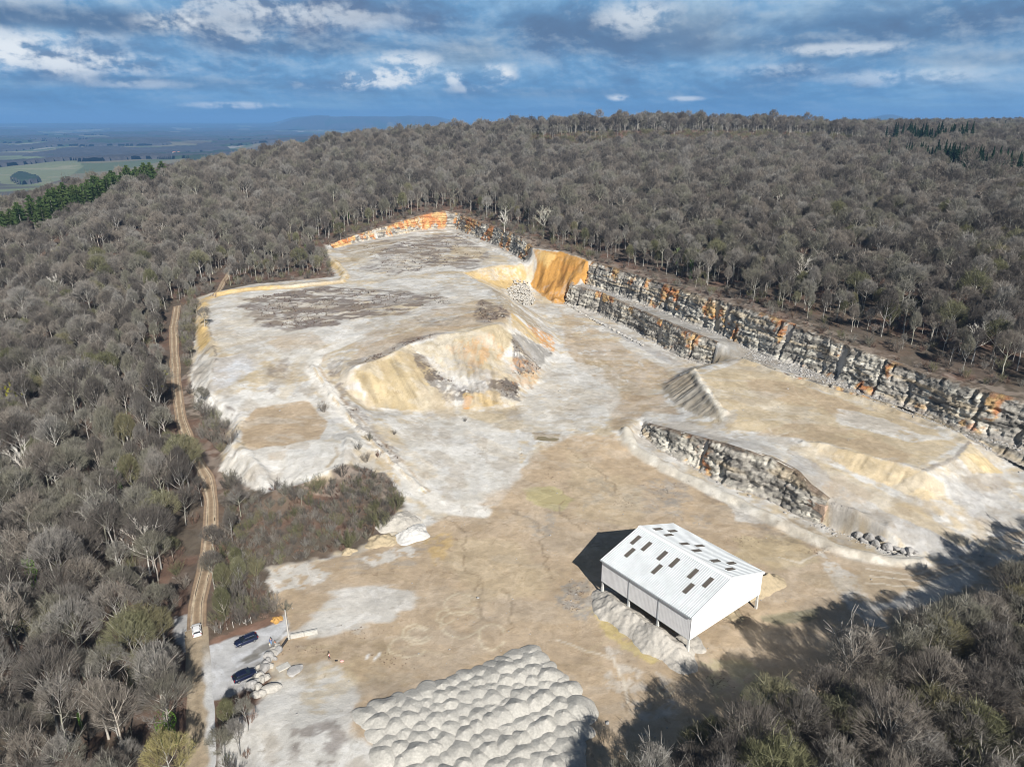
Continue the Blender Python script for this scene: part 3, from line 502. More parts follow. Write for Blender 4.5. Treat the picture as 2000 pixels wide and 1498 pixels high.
def stone_mat(name, vcol=None, colr=(.5, .5, .5), s1=.9, s2=4, bump=.4, dist=.4, speck=.3, rough=.92, crisp=0):
    """rock and soil: the surface colour broken by two sizes of grain, with real relief in the shading normal"""
    m, N, b = mat(name, colr, rough, 0, .15)
    g = N.node('ShaderNodeNewGeometry'); pos = g.outputs['Position']
    a = N.noise(pos, s1, 5, .62); c = N.noise(pos, s2, 4, .7); d = N.noise(pos, .16, 5, .6, .4)
    if vcol: v = N.node('ShaderNodeVertexColor'); v.layer_name = 'Col'; basec = v.outputs[0]
    else: basec = (*colr, 1)
    f = N.math('ADD', N.math('MULTIPLY', a, .9), N.math('MULTIPLY', c, .9)); f = N.maprange(N.math('ADD', f, N.math('MULTIPLY', d, .5)), .75, 1.55, 1-speck, 1+speck, False)
    cc = N.mix(1.0, basec, N.comb(f, f, f), 'MULTIPLY')
    if crisp:
        e = N.noise(pos, .13, 12, .70, .8); k1 = N.maprange(e, .50, .55, 0, 1); cc = N.mix(N.math('MULTIPLY', k1, crisp), cc, N.mix(1.0, cc, (1.20, 1.22, 1.26, 1), 'MULTIPLY'))
        e2 = N.noise(pos, .30, 12, .78, .5); k2 = N.math('MULTIPLY', N.maprange(e2, .56, .61, 0, 1), N.maprange(d, .46, .6, .15, 1)); cc = N.mix(N.math('MULTIPLY', k2, crisp), cc, N.mix(1.0, cc, (.64, .60, .56, 1), 'MULTIPLY'))
    vo_ = N.node('ShaderNodeTexVoronoi'); vo_.inputs['Scale'].default_value = s2*.5; N.l.new(pos, vo_.inputs['Vector'])
    st = N.maprange(vo_.outputs['Distance'], .05, .14, 1, 0); sel = N.maprange(N.noise(pos, .35, 3), .5, .62, 0, 1)
    cc = N.mix(N.math('MULTIPLY', N.math('MULTIPLY', st, sel), speck*1.2), cc, (.62, .61, .58, 1))
    N.l.new(cc, b.inputs['Base Color'])
    bp = N.node('ShaderNodeBump'); bp.inputs['Strength'].default_value = bump; bp.inputs['Distance'].default_value = dist
    N.l.new(N.math('ADD', a, N.math('MULTIPLY', c, .45)), bp.inputs['Height']); N.l.new(bp.outputs[0], b.inputs['Normal'])
    return m
def tag(o, label=None, cat=None, group=None, kind=None):
    if label: o['label'] = label
    if cat: o['category'] = cat
    if group: o['group'] = group
    if kind: o['kind'] = kind
    return o
def link(name, me, m=None, parent=None):
    o = bpy.data.objects.new(name, me); col.objects.link(o)
    if m is not None and not me.materials: me.materials.append(m)
    if parent: o.parent = parent
    return o
def empty(name, loc, rz=0, label=None, cat=None, group=None):
    o = bpy.data.objects.new(name, None); col.objects.link(o); o.location = loc; o.rotation_euler.z = rz; o.empty_display_size = .5
    return tag(o, label, cat, group)
groundM = stone_mat('ground_soil', True, bump=.5, dist=.22, speck=.17, crisp=.6)
tag(link('ground', grid_mesh('ground', GX, GY, GH, COL), groundM), kind='structure')
# ------------------------------------------------------------ quarry faces: broken rock with buttresses, ledges and stained joints
rockM = stone_mat('rock_face', True, s1=1.3, s2=5, bump=.9, dist=.35, speck=.42)
def resample(P_, step):
    P_ = np.array(P_); d = np.r_[0, np.cumsum(np.linalg.norm(np.diff(P_[:, :2], axis=0), axis=1))]; n = int(d[-1]/step)+2; s = np.linspace(0, d[-1], n)
    return s, np.stack([np.interp(s, d, P_[:, k]) for k in range(3)], 1), d
def face_strip(name, B, T, seed, rust=.5, white=.5, amp=1.0, step=.42, top=.8, coarse=1.0):
    s, b, db = resample(B, step); T_ = np.array(T); t = np.stack([np.interp(s/s[-1]*db[-1], db, T_[:, k]) for k in range(3)], 1)
    h = (t[:, 2]-b[:, 2]).max(); rows = max(6, int(h/.38)); v = np.linspace(-.06, 1, rows)
    d = np.gradient(b[:, :2], axis=0); d /= np.linalg.norm(d, axis=1)[:, None]+1e-9; n = np.stack([d[:, 1], -d[:, 0]], 1)    # towards the pit
    SS, VV = np.meshgrid(s, v); hh = VV*(t[:, 2]-b[:, 2])[None, :]
    wp = SS+(vn(SS/2.3, hh/2.0, seed+9)-.5)*1.6
    big = vn(wp/11, hh/30, seed)*1.8+np.floor(vn(wp/4.2, hh/12, seed+1)*4)/4*.8
    med = np.floor(vn(wp/2.2, hh/.7, seed+2)*3)/3*.5*coarse
    led = np.floor(vn(SS/9, hh/.8+vn(SS/14, hh*0, seed+8)*1.2, seed+3)*3)/3*.85+(1-VV)*1.0
    crack = -1.7*sstep(.78, .84, vn(wp/1.9, hh/14, seed+5))*sstep(.05, .4, 1-np.abs(VV*2-1)+.2)
    fine = (vn(SS/.6, hh/.45, seed+4)-.5)*.75+(vn(SS/1.3, hh/1.1, seed+14)-.5)*.6
    D = amp*(big+med+led+crack)+fine-1.2*amp
    D = D*sstep(1.12, .8, VV)+.25
    D = D+sstep(.14, -.05, VV)*1.0
    X = b[None, :, 0]*(1-VV)+t[None, :, 0]*VV+n[None, :, 0]*D; Y = b[None, :, 1]*(1-VV)+t[None, :, 1]*VV+n[None, :, 1]*D
    Zz = b[None, :, 2]+hh+(vn(SS/1.1, VV*0, seed+6)-.3)*.5*VV+(vn(SS/4, VV*0, seed+16)-.4)*.8*sstep(.6, 1, VV)
    # the rim: two rows running back over the ground
    for back, dzz in ((1.0, .12), (2.6, -.7)):
        X = np.vstack([X, t[None, :, 0]-n[None, :, 0]*back]); Y = np.vstack([Y, t[None, :, 1]-n[None, :, 1]*back]); Zz = np.vstack([Zz, hz_(X[-1], Y[-1])[None, :]+dzz])
    SS = np.vstack([SS, SS[:2]]); VV = np.vstack([VV, np.ones((2, len(s)))*1.05]); hh = np.vstack([hh, hh[-1:], hh[-1:]])
    c = np.zeros(X.shape+(3,)); q1 = fbm(SS/6, hh/5, seed+20, 4); q2 = fbm(SS/1.4, hh/.7, seed+21, 4); q3 = fbm(SS/7, hh/9, seed+22, 4)
    c[:] = (.34, .32, .285); k = (sstep(.42, .6, q1)*sstep(.35, .55, q2+white*.2)*min(1, white*1.6))[..., None]; c = c*(1-k)+np.array((.54, .515, .45))*k
    k = (sstep(.58, .64, fbm(SS/2.6, hh/1.3, seed+23, 4)+.03)*.72)[..., None]; c = c*(1-k)+np.array((.09, .085, .08))*k
    k = (sstep(.66-rust*.10, .74-rust*.10, q3+.13*(VV-.6)+(q2-.5)*.2)*.85)[..., None]; rk_ = sstep(.40, .62, fbm(SS/2.2, hh/2.5, seed+55, 4))[..., None]; rc = np.array((.40, .15, .045))*(1-rk_)+np.array((.50, .32, .13))*rk_; c = c*(1-k)+rc*k
    sb = vn(SS/30, hh/.42+vn(SS/20, hh*0, seed+40)*2, seed+41); c *= (.72+.5*sstep(.25, .6, sb))[..., None]; k = (sstep(.66, .8, vn(SS/18, hh/1.1, seed+42))*.5)[..., None]; c = c*(1-k)+np.array((.52, .42, .28))*k
    k = (sstep(.9, 1.0, VV+(q2-.5)*.25)*top)[..., None]; c = c*(1-k)+np.array((.15, .11, .08))*k
    k = (sstep(.10, 0, VV+(q2-.5)*.2)*.7)[..., None]; c = c*(1-k)+np.array((.36, .34, .32))*k
    c *= (1+(fbm(SS/1.6, hh/.3, seed+30, 3)-.5)*.9)[..., None]
    ny, nx = X.shape; idx = np.arange(nx*ny).reshape(ny, nx); q = np.stack([idx[:-1, :-1], idx[:-1, 1:], idx[1:, 1:], idx[1:, :-1]], -1).reshape(-1, 4)
    me = raw_mesh(name, np.stack([X, Y, Zz], -1).reshape(-1, 3), q, np.clip(c, .02, .9).reshape(-1, 3), smooth=False)
    return tag(link(name, me, rockM), kind='structure')
fB, fT = CL['far']
face_strip('far_clay_bank', fB[:6], fT[:6], 100, rust=2.6, white=.12, amp=.35)
face_strip('far_rock_face', fB[5:], fT[5:], 120, rust=1.0, white=.6, amp=.9)
face_strip('upper_rock_face', *CL['upper'], 140, rust=.75, white=1.0, amp=1.1)
face_strip('lower_rock_face', *CL['lower'], 163, rust=.2, white=.5, amp=.9)
face_strip('cut_rock_face', CL['cut'][0][:8], CL['cut'][1][:8], 181, rust=.25, white=.6, amp=.8, coarse=1.5)
# broken rim of the bench running on behind the fill platform
bt = [at(*p) for p in [(1450,700,10.8),(1520,728,10.5),(1640,762,10),(1730,790,9.6),(1820,822,9.3),(1911,858,9),(2000,893,8.8),(2120,940,8.5)]]
face_strip('bench_rubble_edge', [p+np.array((-.6, 0, -1.4)) for p in bt], [p+np.array((.7, .3, .5)) for p in bt], 210, rust=0, white=.3, amp=.5, step=.4, top=0)

# ------------------------------------------------------------ loose rocks
def rock_mesh(name, seed, flat=.75, sub=3):
    bm = bmesh.new(); bmesh.ops.create_icosphere(bm, subdivisions=sub, radius=1); r_ = random.Random(seed)
    planes = [(Vector((r_.gauss(0, 1), r_.gauss(0, 1), r_.gauss(0, 1))).normalized(), r_.uniform(.55, .85)) for _ in range(11)]
    for v in bm.verts:
        for n_, d_ in planes:
            k_ = v.co.dot(n_)-d_
            if k_ > 0: v.co -= n_*k_*.92
        v.co += v.co.normalized()*(mnoise.noise(v.co*3+Vector((seed, 0, 0)))*.09); v.co.z *= flat
    me = bpy.data.meshes.new(name); bm.to_mesh(me); bm.free(); return me
stoneA = stone_mat('pale_stone', colr=(.43, .41, .375), s1=1.5, s2=6, bump=.5, dist=.15); stoneB = stone_mat('grey_stone', colr=(.36, .35, .34), s1=1.5, s2=6, bump=.5, dist=.15)
RK = []
for k in range(6):
    me = rock_mesh('boulder', 31+k, .7+.1*(k % 3)); me.materials.append(stoneA if k % 2 else stoneB); RK.append(me)
def boulder(p, sz, label, group, me=None, sq=None):
    o = bpy.data.objects.new('boulder', me or RK[rng.integers(6)]); col.objects.link(o)
    o.location = (p[0], p[1], p[2]+sz[2]*.38); o.scale = sz; o.rotation_euler = (rng.uniform(-.2, .2), rng.uniform(-.2, .2), rng.uniform(0, 6.3))
    return tag(o, label, 'boulder', group)
LB = 'pale limestone block in the row edging the car park'
for u, v, s_ in ((541,1264,.9),(536,1271,.9),(543,1275,1.2),(533,1279,1.2),(527,1286,1.4),(524,1294,1.0),(518,1300,1.1),(519,1309,1.4),(511,1317,.9),(506,1322,1.3),(512,1330,1.0),(500,1336,1.0),(537,1290,.7),(505,1304,.7),(529,1302,.9)):
    boulder(ground_at(u, v), (s_, s_*.8, s_*.75), LB, 'limestone blocks edging the car park')
for u, v, a_, b_, h_, lb in ((493,1345,1.4,1.1,1.3,'large upright pale boulder nearest the lower dark car'), (505,1348,1.0,.9,1.0,'round grey boulder right of the large upright one'), (503,1360,1.3,1.0,.8,'flat cream boulder lowest in the cluster by the dark car'), (512,1357,1.0,1.1,1.0,'blocky grey boulder with dark cracks around it'), (531,1350,1.2,2.0,1.0,'biggest pale boulder above the spoil heap'), (521,1328,.9,1.2,.8,'pale boulder at the lower end of the block row'), (577,1313,1.9,1.4,.8,'wide rounded chalk boulder on the yard edge')):
    boulder(ground_at(u, v), (a_, b_, h_), lb, None, RK[(u+v) % 6])
# blocks along the foot of the lower face
LC = 'grey block in the line of blocks along the pit floor'
Ls = uvw([(1107,594),(1125,605),(1140,615),(1155,624),(1180,636),(1200,646),(1225,659),(1245,670),(1262,679)])
acc = 0
for (x0, y0), (x1, y1) in zip(Ls[:-1], Ls[1:]):
    n_ = max(1, int(math.hypot(x1-x0, y1-y0)/2.1))
    for k in range(n_):
        x = x0+(x1-x0)*k/n_+rng.uniform(-.5, .5); y = y0+(y1-y0)*k/n_; s_ = rng.uniform(.6, 1.25)
        boulder((x, y, float(hz_(x, y))), (s_, s_, s_*.8), LC, 'blocks lining the pit floor')
LD = 'dark grey block at the end of the small rock cut'
for u, v, s_ in ((1676,1052,1.3),(1688,1058,1.2),(1698,1055,1.5),(1710,1066,1.5),(1722,1062,1.2),(1735,1072,1.6),(1750,1074,1.2),(1764,1079,1.2),(1775,1082,1.4),(1786,1084,1.0)):
    boulder(ground_at(u, v), (s_, s_*.9, s_*.8), LD, 'blocks at the end of the small cut', RK[0 if s_ < 1.3 else 2])
# scatter of rubble too many to count
def rubble(name, P_, sizes, m, label, seed=5):
    base = rock_mesh('rubble_stone', seed, .8, 1); bv = np.array([v.co[:] for v in base.vertices]); bf = np.array([p.vertices[:] for p in base.polygons]); n = len(P_)
    a = rng.uniform(0, 6.28, n); ca, sa = np.cos(a), np.sin(a); st = rng.uniform(.7, 1.3, (n, 3))*sizes[:, None]
    q = bv[None]*st[:, None, :]; X = q[..., 0]*ca[:, None]-q[..., 1]*sa[:, None]; Y = q[..., 0]*sa[:, None]+q[..., 1]*ca[:, None]
    co = np.stack([X+P_[:, None, 0], Y+P_[:, None, 1], q[..., 2]+P_[:, None, 2]], -1).reshape(-1, 3); F = (bf[None]+(np.arange(n)*len(bv))[:, None, None]).reshape(-1, 3)
    bpy.data.meshes.remove(base); o = link(name, raw_mesh(name, co, F, smooth=False), m); tag(o, label, 'rubble', None, 'stuff'); return o
def in_poly_pts(pl, n):
    x0, x1 = min(p[0] for p in pl), max(p[0] for p in pl); y0, y1 = min(p[1] for p in pl), max(p[1] for p in pl); X = rng.uniform(x0, x1, n*6); Y = rng.uniform(y0, y1, n*6)
    k = inside(X, Y, pl); X, Y = X[k][:n], Y[k][:n]; return np.stack([X, Y, hz_(X, Y)], 1)
pr = in_poly_pts([tuple(at(*p)[:2]) for p in ((990,572,8),(1005,560,8),(1030,556,8),(1045,583,5),(1040,596,4),(1012,594,5),(998,588,6))], 420); pr[:, 2] += rng.uniform(0, 1.2, len(pr))
rubble('rubble_heap', pr, rng.uniform(.35, 1.1, len(pr)), stoneA, 'heap of broken white rubble below the orange clay slip')
pts_ = []
for (a0, b0), (na, w_) in (((CL['upper'][0], 0), (1500, 7)), ((CL['lower'][0], 0), (900, 4)), ((CL['cut'][0], 0), (500, 3))):
    s, b, _ = resample(a0, .5); k = rng.integers(0, len(s)-1, na); d = b[k+1]-b[k]; n_ = np.stack([d[:, 1], -d[:, 0]], 1); n_ /= np.linalg.norm(n_, axis=1)[:, None]; w = np.abs(rng.normal(0, w_*.45, na))+.4
    q = b[k, :2]+n_*w[:, None]; pts_.append(np.c_[q, hz_(q[:, 0], q[:, 1])])
q = in_poly_pts([tuple(at(*p)[:2]) for p in ((1450,698,10),(1640,760,10),(1820,825,9.5),(2000,900,9),(2000,872,9),(1900,838,9.5),(1750,782,10),(1600,728,10.5),(1470,684,11))], 1800); pts_.append(q)
q = in_poly_pts(QP, 2600); pts_.append(q)
pr = np.concatenate(pts_); sz_ = np.exp(rng.normal(-1.55, .55, len(pr))); sz_[-2600:] *= .5
rubble('loose_stones', pr, np.clip(sz_, .05, .8), stoneB, 'loose grey stones fallen along the foot of the quarry faces', 8)
# ------------------------------------------------------------ trees
def bark_mat(name, a, b_, rough=.9, leaf=False):
    m, N, b = mat(name, a, rough, 0, .12)
    oi = N.node('ShaderNodeObjectInfo'); g = N.node('ShaderNodeNewGeometry')
    pn = N.noise(g.outputs['Position'], .045, 3, .5)
    f = N.math('ADD', N.math('MULTIPLY', oi.outputs['Random'], .85), N.math('MULTIPLY', N.math('SUBTRACT', pn, .5), .9), clamp=True)
    lo = tuple(x*.78 for x in a); br = (b_[0]*.98, b_[1]*.91, b_[2]*.84); ol = (b_[0]*.84, b_[1]*.85, b_[2]*.72)
    c = N.ramp(f, [(0.0, lo), (.22, a), (.38, br), (.52, b_), (.66, ol), (.80, a), (.95, tuple(x*1.22 for x in b_))])
    n2_ = N.noise(g.outputs['Position'], 1.1 if not leaf else .9, 3, .6); k = N.maprange(n2_, .3, .7, .72, 1.25, False)
    N.l.new(N.mix(1.0, c, N.comb(k, k, k), 'MULTIPLY'), b.inputs['Base Color']); return m
barkM = bark_mat('bark', (.30, .29, .27), (.44, .43, .40)); twigM = bark_mat('twigs', (.130, .117, .105), (.235, .223, .205))
twigOl = bark_mat('mossy_twigs', (.14, .14, .08), (.20, .195, .125)); twigRd = bark_mat('red_twigs', (.16, .105, .085), (.21, .15, .12)); deadM = bark_mat('bleached_wood', (.62, .60, .56), (.70, .68, .63))
ivyM = bark_mat('ivy_leaves', (.075, .15, .028), (.12, .22, .04), leaf=True); oliveM = bark_mat('olive_leaves', (.13, .145, .035), (.19, .20, .055), leaf=True); misM = bark_mat('mistletoe_leaves', (.24, .25, .03), (.32, .31, .05), leaf=True)
pineM = bark_mat('pine_needles', (.055, .09, .032), (.08, .12, .045), leaf=True); spruceM = bark_mat('spruce_needles', (.018, .04, .026), (.03, .06, .035), leaf=True)
def unit(v): return v/(np.linalg.norm(v, axis=-1, keepdims=True)+1e-9)
class Geo:
    def __init__(s): s.v = []; s.f = []; s.n = 0
    def tube(s, P_, r, k=5):
        P_ = np.asarray(P_); T = unit(np.gradient(P_, axis=0)); a = unit(np.cross(T, (.31, .2, .93))); b = np.cross(T, a); th = np.arange(k)*2*math.pi/k
        ring = P_[:, None]+(a[:, None]*np.cos(th)[None, :, None]+b[:, None]*np.sin(th)[None, :, None])*np.asarray(r)[:, None, None]
        m = len(P_); idx = s.n+np.arange(m*k).reshape(m, k); q = np.stack([idx[:-1], np.roll(idx[:-1], -1, 1), np.roll(idx[1:], -1, 1), idx[1:]], -1).reshape(-1, 4)
        s.v.append(ring.reshape(-1, 3)); s.f.append(q); s.n += m*k
    def ribbons(s, A, B, w0, w1, bow=0.0, rg=None):
        """tapering flat shoots from A to B, bent in the middle"""
        n = len(A); d = unit(B-A); a = unit(np.cross(d, rg.normal(0, 1, (n, 3)))); M = (A+B)/2+np.array((0, 0, -1))*np.linalg.norm(B-A, axis=1)[:, None]*bow
        w0 = np.broadcast_to(w0, n)[:, None]; w1 = np.broadcast_to(w1, n)[:, None]; wm = (w0+w1)/2
        co = np.stack([A-a*w0/2, A+a*w0/2, M+a*wm/2, M-a*wm/2, B+a*w1/2, B-a*w1/2], 1); i = s.n+np.arange(n)[:, None]*6
        q = np.concatenate([i+np.array([0, 1, 2, 3]), i+np.array([3, 2, 4, 5])]); s.v.append(co.reshape(-1, 3)); s.f.append(q); s.n += n*6
    def leaves(s, C, sz, rg, flat=0):
        n = len(C); a = unit(rg.normal(0, 1, (n, 3))*np.array((1, 1, 1-flat))); b = unit(np.cross(a, rg.normal(0, 1, (n, 3)))); sz = np.broadcast_to(sz, n)[:, None]
        co = np.stack([C-a*sz*.5, C+b*sz*.32, C+a*sz*.5, C-b*sz*.32], 1); i = s.n+np.arange(n)[:, None]*4; s.v.append(co.reshape(-1, 3)); s.f.append(i+np.arange(4)); s.n += n*4
    def mesh(s, name, m):
        me = raw_mesh(name, np.concatenate(s.v), np.concatenate(s.f), smooth=False); me.materials.append(m); return me
def shoots(A0, D0, L0, n, spread, upb, lmin, lmax, rg, t0=.25, fan=True):
    """n side shoots from every parent shoot (start, direction, length)"""
    m = len(A0); t = rg.uniform(t0, 1, (m, n)); A = A0[:, None]+D0[:, None]*(L0[:, None]*t)[..., None]
    side = unit(np.cross(D0[:, None], rg.normal(0, 1, (m, n, 3)))); D = unit(D0[:, None]*(1.0)+side*rg.uniform(.4, 1.0, (m, n, 1))*spread+np.array((0, 0, upb)))
    L = rg.uniform(lmin, lmax, (m, n))*(1.05-.35*t); return A.reshape(-1, 3), D.reshape(-1, 3), L.reshape(-1)
def gen_tree(seed, H=17, fork=.42, spread=1.0, limbs=7, lod=0, dead=False, thick=1.0, twm=None, bkm=None, lean=0., dense=1.0):
    rg = np.random.default_rng(seed); T = Geo(); C = Geo(); r0 = .012*H*thick+.04
    zt = np.linspace(0, H*.74, 8); le = rg.normal(0, .35+lean, 2); TP = np.stack([le[0]*(zt/H)**1.4*2+rg.normal(0, .08, 8).cumsum(), le[1]*(zt/H)**1.4*2+rg.normal(0, .08, 8).cumsum(), zt-.4*(zt == 0)], 1); T.tube(TP, np.linspace(r0, r0*.32, 8)*np.r_[1.25, np.ones(7)], 6)
    A, D, L = [], [], []; a0 = rg.uniform(0, 6.28)
    for k in range(limbs+3):
        f = fork+(.74-fork)*(k/(limbs+2))**.9; z = H*f; p = np.array([np.interp(z, zt, TP[:, i]) for i in range(3)]); az_ = a0+k*2.4+rg.uniform(-.4, .4)
        out = (1.25-.85*(k/(limbs+2)))*spread*rg.uniform(.75, 1.15); d = unit(np.array((math.cos(az_)*out, math.sin(az_)*out, .95))); ln = H*rg.uniform(.30, .42)*(1.1-.35*k/(limbs+2))
        ts = np.linspace(0, 1, 5); P_ = p+d*(ts*ln)[:, None]+np.array((0, 0, 1))*(ts**2*ln*.16)[:, None]+rg.normal(0, ln*.022, (5, 3)).cumsum(0)*(ts[:, None] > 0)
        rr = r0*.42*(1.1-.5*k/(limbs+2)); T.tube(P_, np.linspace(rr, rr*.3, 5), 4)
        for i in range(1, 4): A.append(P_[i]); dd = P_[i+1]-P_[i]; L.append(np.linalg.norm(dd)); D.append(dd/L[-1])
    A, D, L = np.array(A), np.array(D), np.array(L)
    A2, D2, L2 = shoots(A, D, L, 3 if dead else 4, .95, .22, H*.10, H*.175, rg, 0)
    (T if dead else C).ribbons(A2, A2+D2*L2[:, None], .11*thick, .05*thick, -.03, rg)
    if dead: T.ribbons(A2+.02, A2+D2*L2[:, None], .11, .05, -.03, rg); A3, D3, L3 = shoots(A2, D2, L2, 3, .8, .2, .6, 1.3, rg); T.ribbons(A3, A3+D3*L3[:, None], .05, .03, 0, rg); me = T.mesh('trunk', bkm or barkM); return me, None
    cc_ = np.array((TP[5][0], TP[5][1], H*.62)); rd_ = np.array((.31*spread, .31*spread, .385))*H*rg.uniform(.92, 1.06)
    def dome(Bq):
        q = (Bq-cc_)/rd_; l = np.linalg.norm(q, axis=1, keepdims=True); return cc_+q*np.where(l > 1, (1+.12*(1-1/np.maximum(l, 1)))/np.maximum(l, 1e-6), 1)*rd_
    n3 = int((7 if not lod else 5)*dense); A3, D3, L3 = shoots(A2, D2, L2, n3, .85, .28, H*.055, H*.10, rg, .15)
    C.ribbons(dome(A3), dome(A3+D3*L3[:, None]), .05 if not lod else .09, .028 if not lod else .05, -.03, rg)
    ns = 1500 if not lod else 620; ph = rg.uniform(0, 6.283, ns); cz = rg.uniform(.08, 1, ns); sr = np.sqrt(1-np.clip(cz, -1, 1)**2); N_ = np.stack([sr*np.cos(ph), sr*np.sin(ph), cz], 1); lump = 1+.16*(vn(N_[:, 0]*2.6+9, N_[:, 1]*2.6+N_[:, 2]*2+seed, seed)-.5)*2; e1_ = lump*rg.uniform(.93, 1.05, ns)
    e0_ = e1_-rg.uniform(.14, .30, ns); C.ribbons(cc_+N_*rd_*e0_[:, None]+rg.normal(0, .2, (ns, 3)), cc_+(N_*rd_)*e1_[:, None]+np.array((0, 0, .25)), .040 if not lod else .065, .014 if not lod else .028, -.03, rg)
    if not lod:
        A4, D4, L4 = shoots(A3, D3, L3, int(4*dense), .75, .3, .55, 1.05, rg, .3); C.ribbons(dome(A4), dome(A4+D4*L4[:, None]), .034, .016, -.02, rg)
    else:
        A4, D4, L4 = shoots(A3, D3, L3, 2, .7, .3, .8, 1.3, rg, .5); C.ribbons(dome(A4), dome(A4+D4*L4[:, None]), .055, .025, 0, rg)
    return T.mesh('trunk', bkm or barkM), C.mesh('crown', twm or twigM)
def gen_shrub(seed, H=3.5, stems=16, twm=None, spread=.6, dense=1.0):
    rg = np.random.default_rng(seed); C = Geo(); a = rg.uniform(0, 6.28, stems); o = rg.uniform(.1, spread, stems)
    A = np.stack([np.cos(a)*.3, np.sin(a)*.3, np.full(stems, -.15)], 1); D = unit(np.stack([np.cos(a)*o, np.sin(a)*o, np.ones(stems)], 1)); L = rg.uniform(.6, 1, stems)*H
    C.ribbons(A, A+D*L[:, None], .07, .03, -.04, rg); A2, D2, L2 = shoots(A, D, L, int(7*dense), .8, .25, H*.2, H*.38, rg, .2); C.ribbons(A2, A2+D2*L2[:, None], .04, .02, -.02, rg)
    A3, D3, L3 = shoots(A2, D2, L2, 6, .8, .25, H*.10, H*.2, rg, .2); C.ribbons(A3, A3+D3*L3[:, None], .028, .014, 0, rg); return C.mesh('bare_shrub', twm or twigM)
def gen_leafy(seed, H, m, rad, n=5000, sz=.3, gaps=.45):
    rg = np.random.default_rng(seed); C = Geo(); c = rg.normal(0, 1, (16, 3)); c = unit(c)*rg.uniform(.3, .85, (16, 1)); c[:, 2] = np.abs(c[:, 2])*.8
    k = rg.integers(0, 16, n); p = c[k]+unit(rg.normal(0, 1, (n, 3)))*rg.uniform(.15, .42, (n, 1))**.7*.55; p = p*rad; p[:, 2] += H*.5; C.leaves(p, rg.uniform(.6, 1.3, n)*sz, rg)
    return C.mesh('crown', m)
def gen_conifer(seed, H, m, rad, n=2600, blunt=False):
    rg = np.random.default_rng(seed); T = Geo(); T.tube([(0, 0, -.3), (0, 0, H*.5), (0, 0, H*.97)], [H*.016, H*.01, .03], 5); C = Geo(); t = rg.uniform(0, 1, n)**(.8 if not blunt else 1.2); z = H*(.14+.86*t) if not blunt else H*(.4+.6*t)
    prof = (1-t)**.85+.04 if not blunt else np.sin(np.clip(t*2.6+.45, 0, 3.0))**.7; whorl = .75+.25*np.cos(z*4.2+rg.uniform(0, 6)); a = rg.uniform(0, 6.28, n); a = a+.25*np.sin(a*7+seed); r = prof*rad*whorl*rg.uniform(.1, 1, n)**.5
    A = np.stack([np.cos(a)*r*.5, np.sin(a)*r*.5, z+.1*rad], 1); B = np.stack([np.cos(a)*r, np.sin(a)*r, z-(.22*r if not blunt else -.25*r)+rg.normal(0, .12, n)], 1); C.ribbons(A, B, rg.uniform(.15, .35, n), .06, -.05, rg); return T.mesh('trunk', barkM), C.mesh('crown', m)
def gen_ivy(seed, H, r=.6):
    rg = np.random.default_rng(seed); C = Geo(); n = 1500; z = rg.uniform(0, 1, n)**.9*H; a = rg.uniform(0, 6.28, n); q = r*(.6+.7*vn(z*.9, a*0, seed)+.25*np.sin(a*2+z)); C.leaves(np.stack([np.cos(a)*q, np.sin(a)*q, z], 1), rg.uniform(.18, .36, n), rg); return C.mesh('ivy', ivyM)

TR = [gen_tree(11, 17, .40, 1.0, 7), gen_tree(12, 18, .46, .85, 6), gen_tree(13, 16, .34, 1.15, 8), gen_tree(14, 17.5, .42, 1.0, 7, thick=.8, dense=1.15), gen_tree(15, 15.5, .3, 1.1, 8, twm=twigOl), gen_tree(16, 17, .5, .8, 6, thick=1.15), gen_tree(17, 16, .38, 1.05, 7, dense=1.2), gen_tree(18, 17.5, .30, .55, 9, thick=.8), gen_tree(19, 16, .36, .62, 7, thick=.75), gen_tree(20, 14, .22, .7, 10, thick=.7, twm=twigOl)]
LO = [gen_tree(31, 17, .40, 1.05, 7, lod=1), gen_tree(32, 18, .46, .9, 6, lod=1), gen_tree(33, 16, .36, 1.2, 8, lod=1)]
DEAD = gen_tree(51, 16, .38, 1.0, 6, dead=True, bkm=deadM)
SH = [gen_shrub(61), gen_shrub(62, 4.2, 20), gen_shrub(63, 3.0, 14, twigRd, .9), gen_shrub(64, 4.5, 18, twigOl, .7), gen_shrub(65, 1.6, 12, twigRd, 1.0)]
OLV = gen_leafy(71, 9, oliveM, np.array((4.2, 4.2, 4.0)), 6500, .34)
PINE = [gen_conifer(81, 13, pineM, 2.6, blunt=True), gen_conifer(82, 14, pineM, 2.9, blunt=True)]; SPR = [gen_conifer(83, 16, spruceM, 2.7), gen_conifer(84, 18, spruceM, 2.9)]
IVY = [gen_ivy(91, 9), gen_ivy(92, 11, .75)]
rg9 = np.random.default_rng(99); Cm = Geo()
for k in range(26):
    a = rg9.uniform(0, 6.28); r = rg9.uniform(.5, 4.2); c = np.array((math.cos(a)*r, math.sin(a)*r, 9+rg9.uniform(0, 6.5)-r*.4)); Cm.leaves(c+unit(rg9.normal(0, 1, (70, 3)))*rg9.uniform(.1, .55, (70, 1)), .34, rg9)
MIST = Cm.mesh('mistletoe', misM)

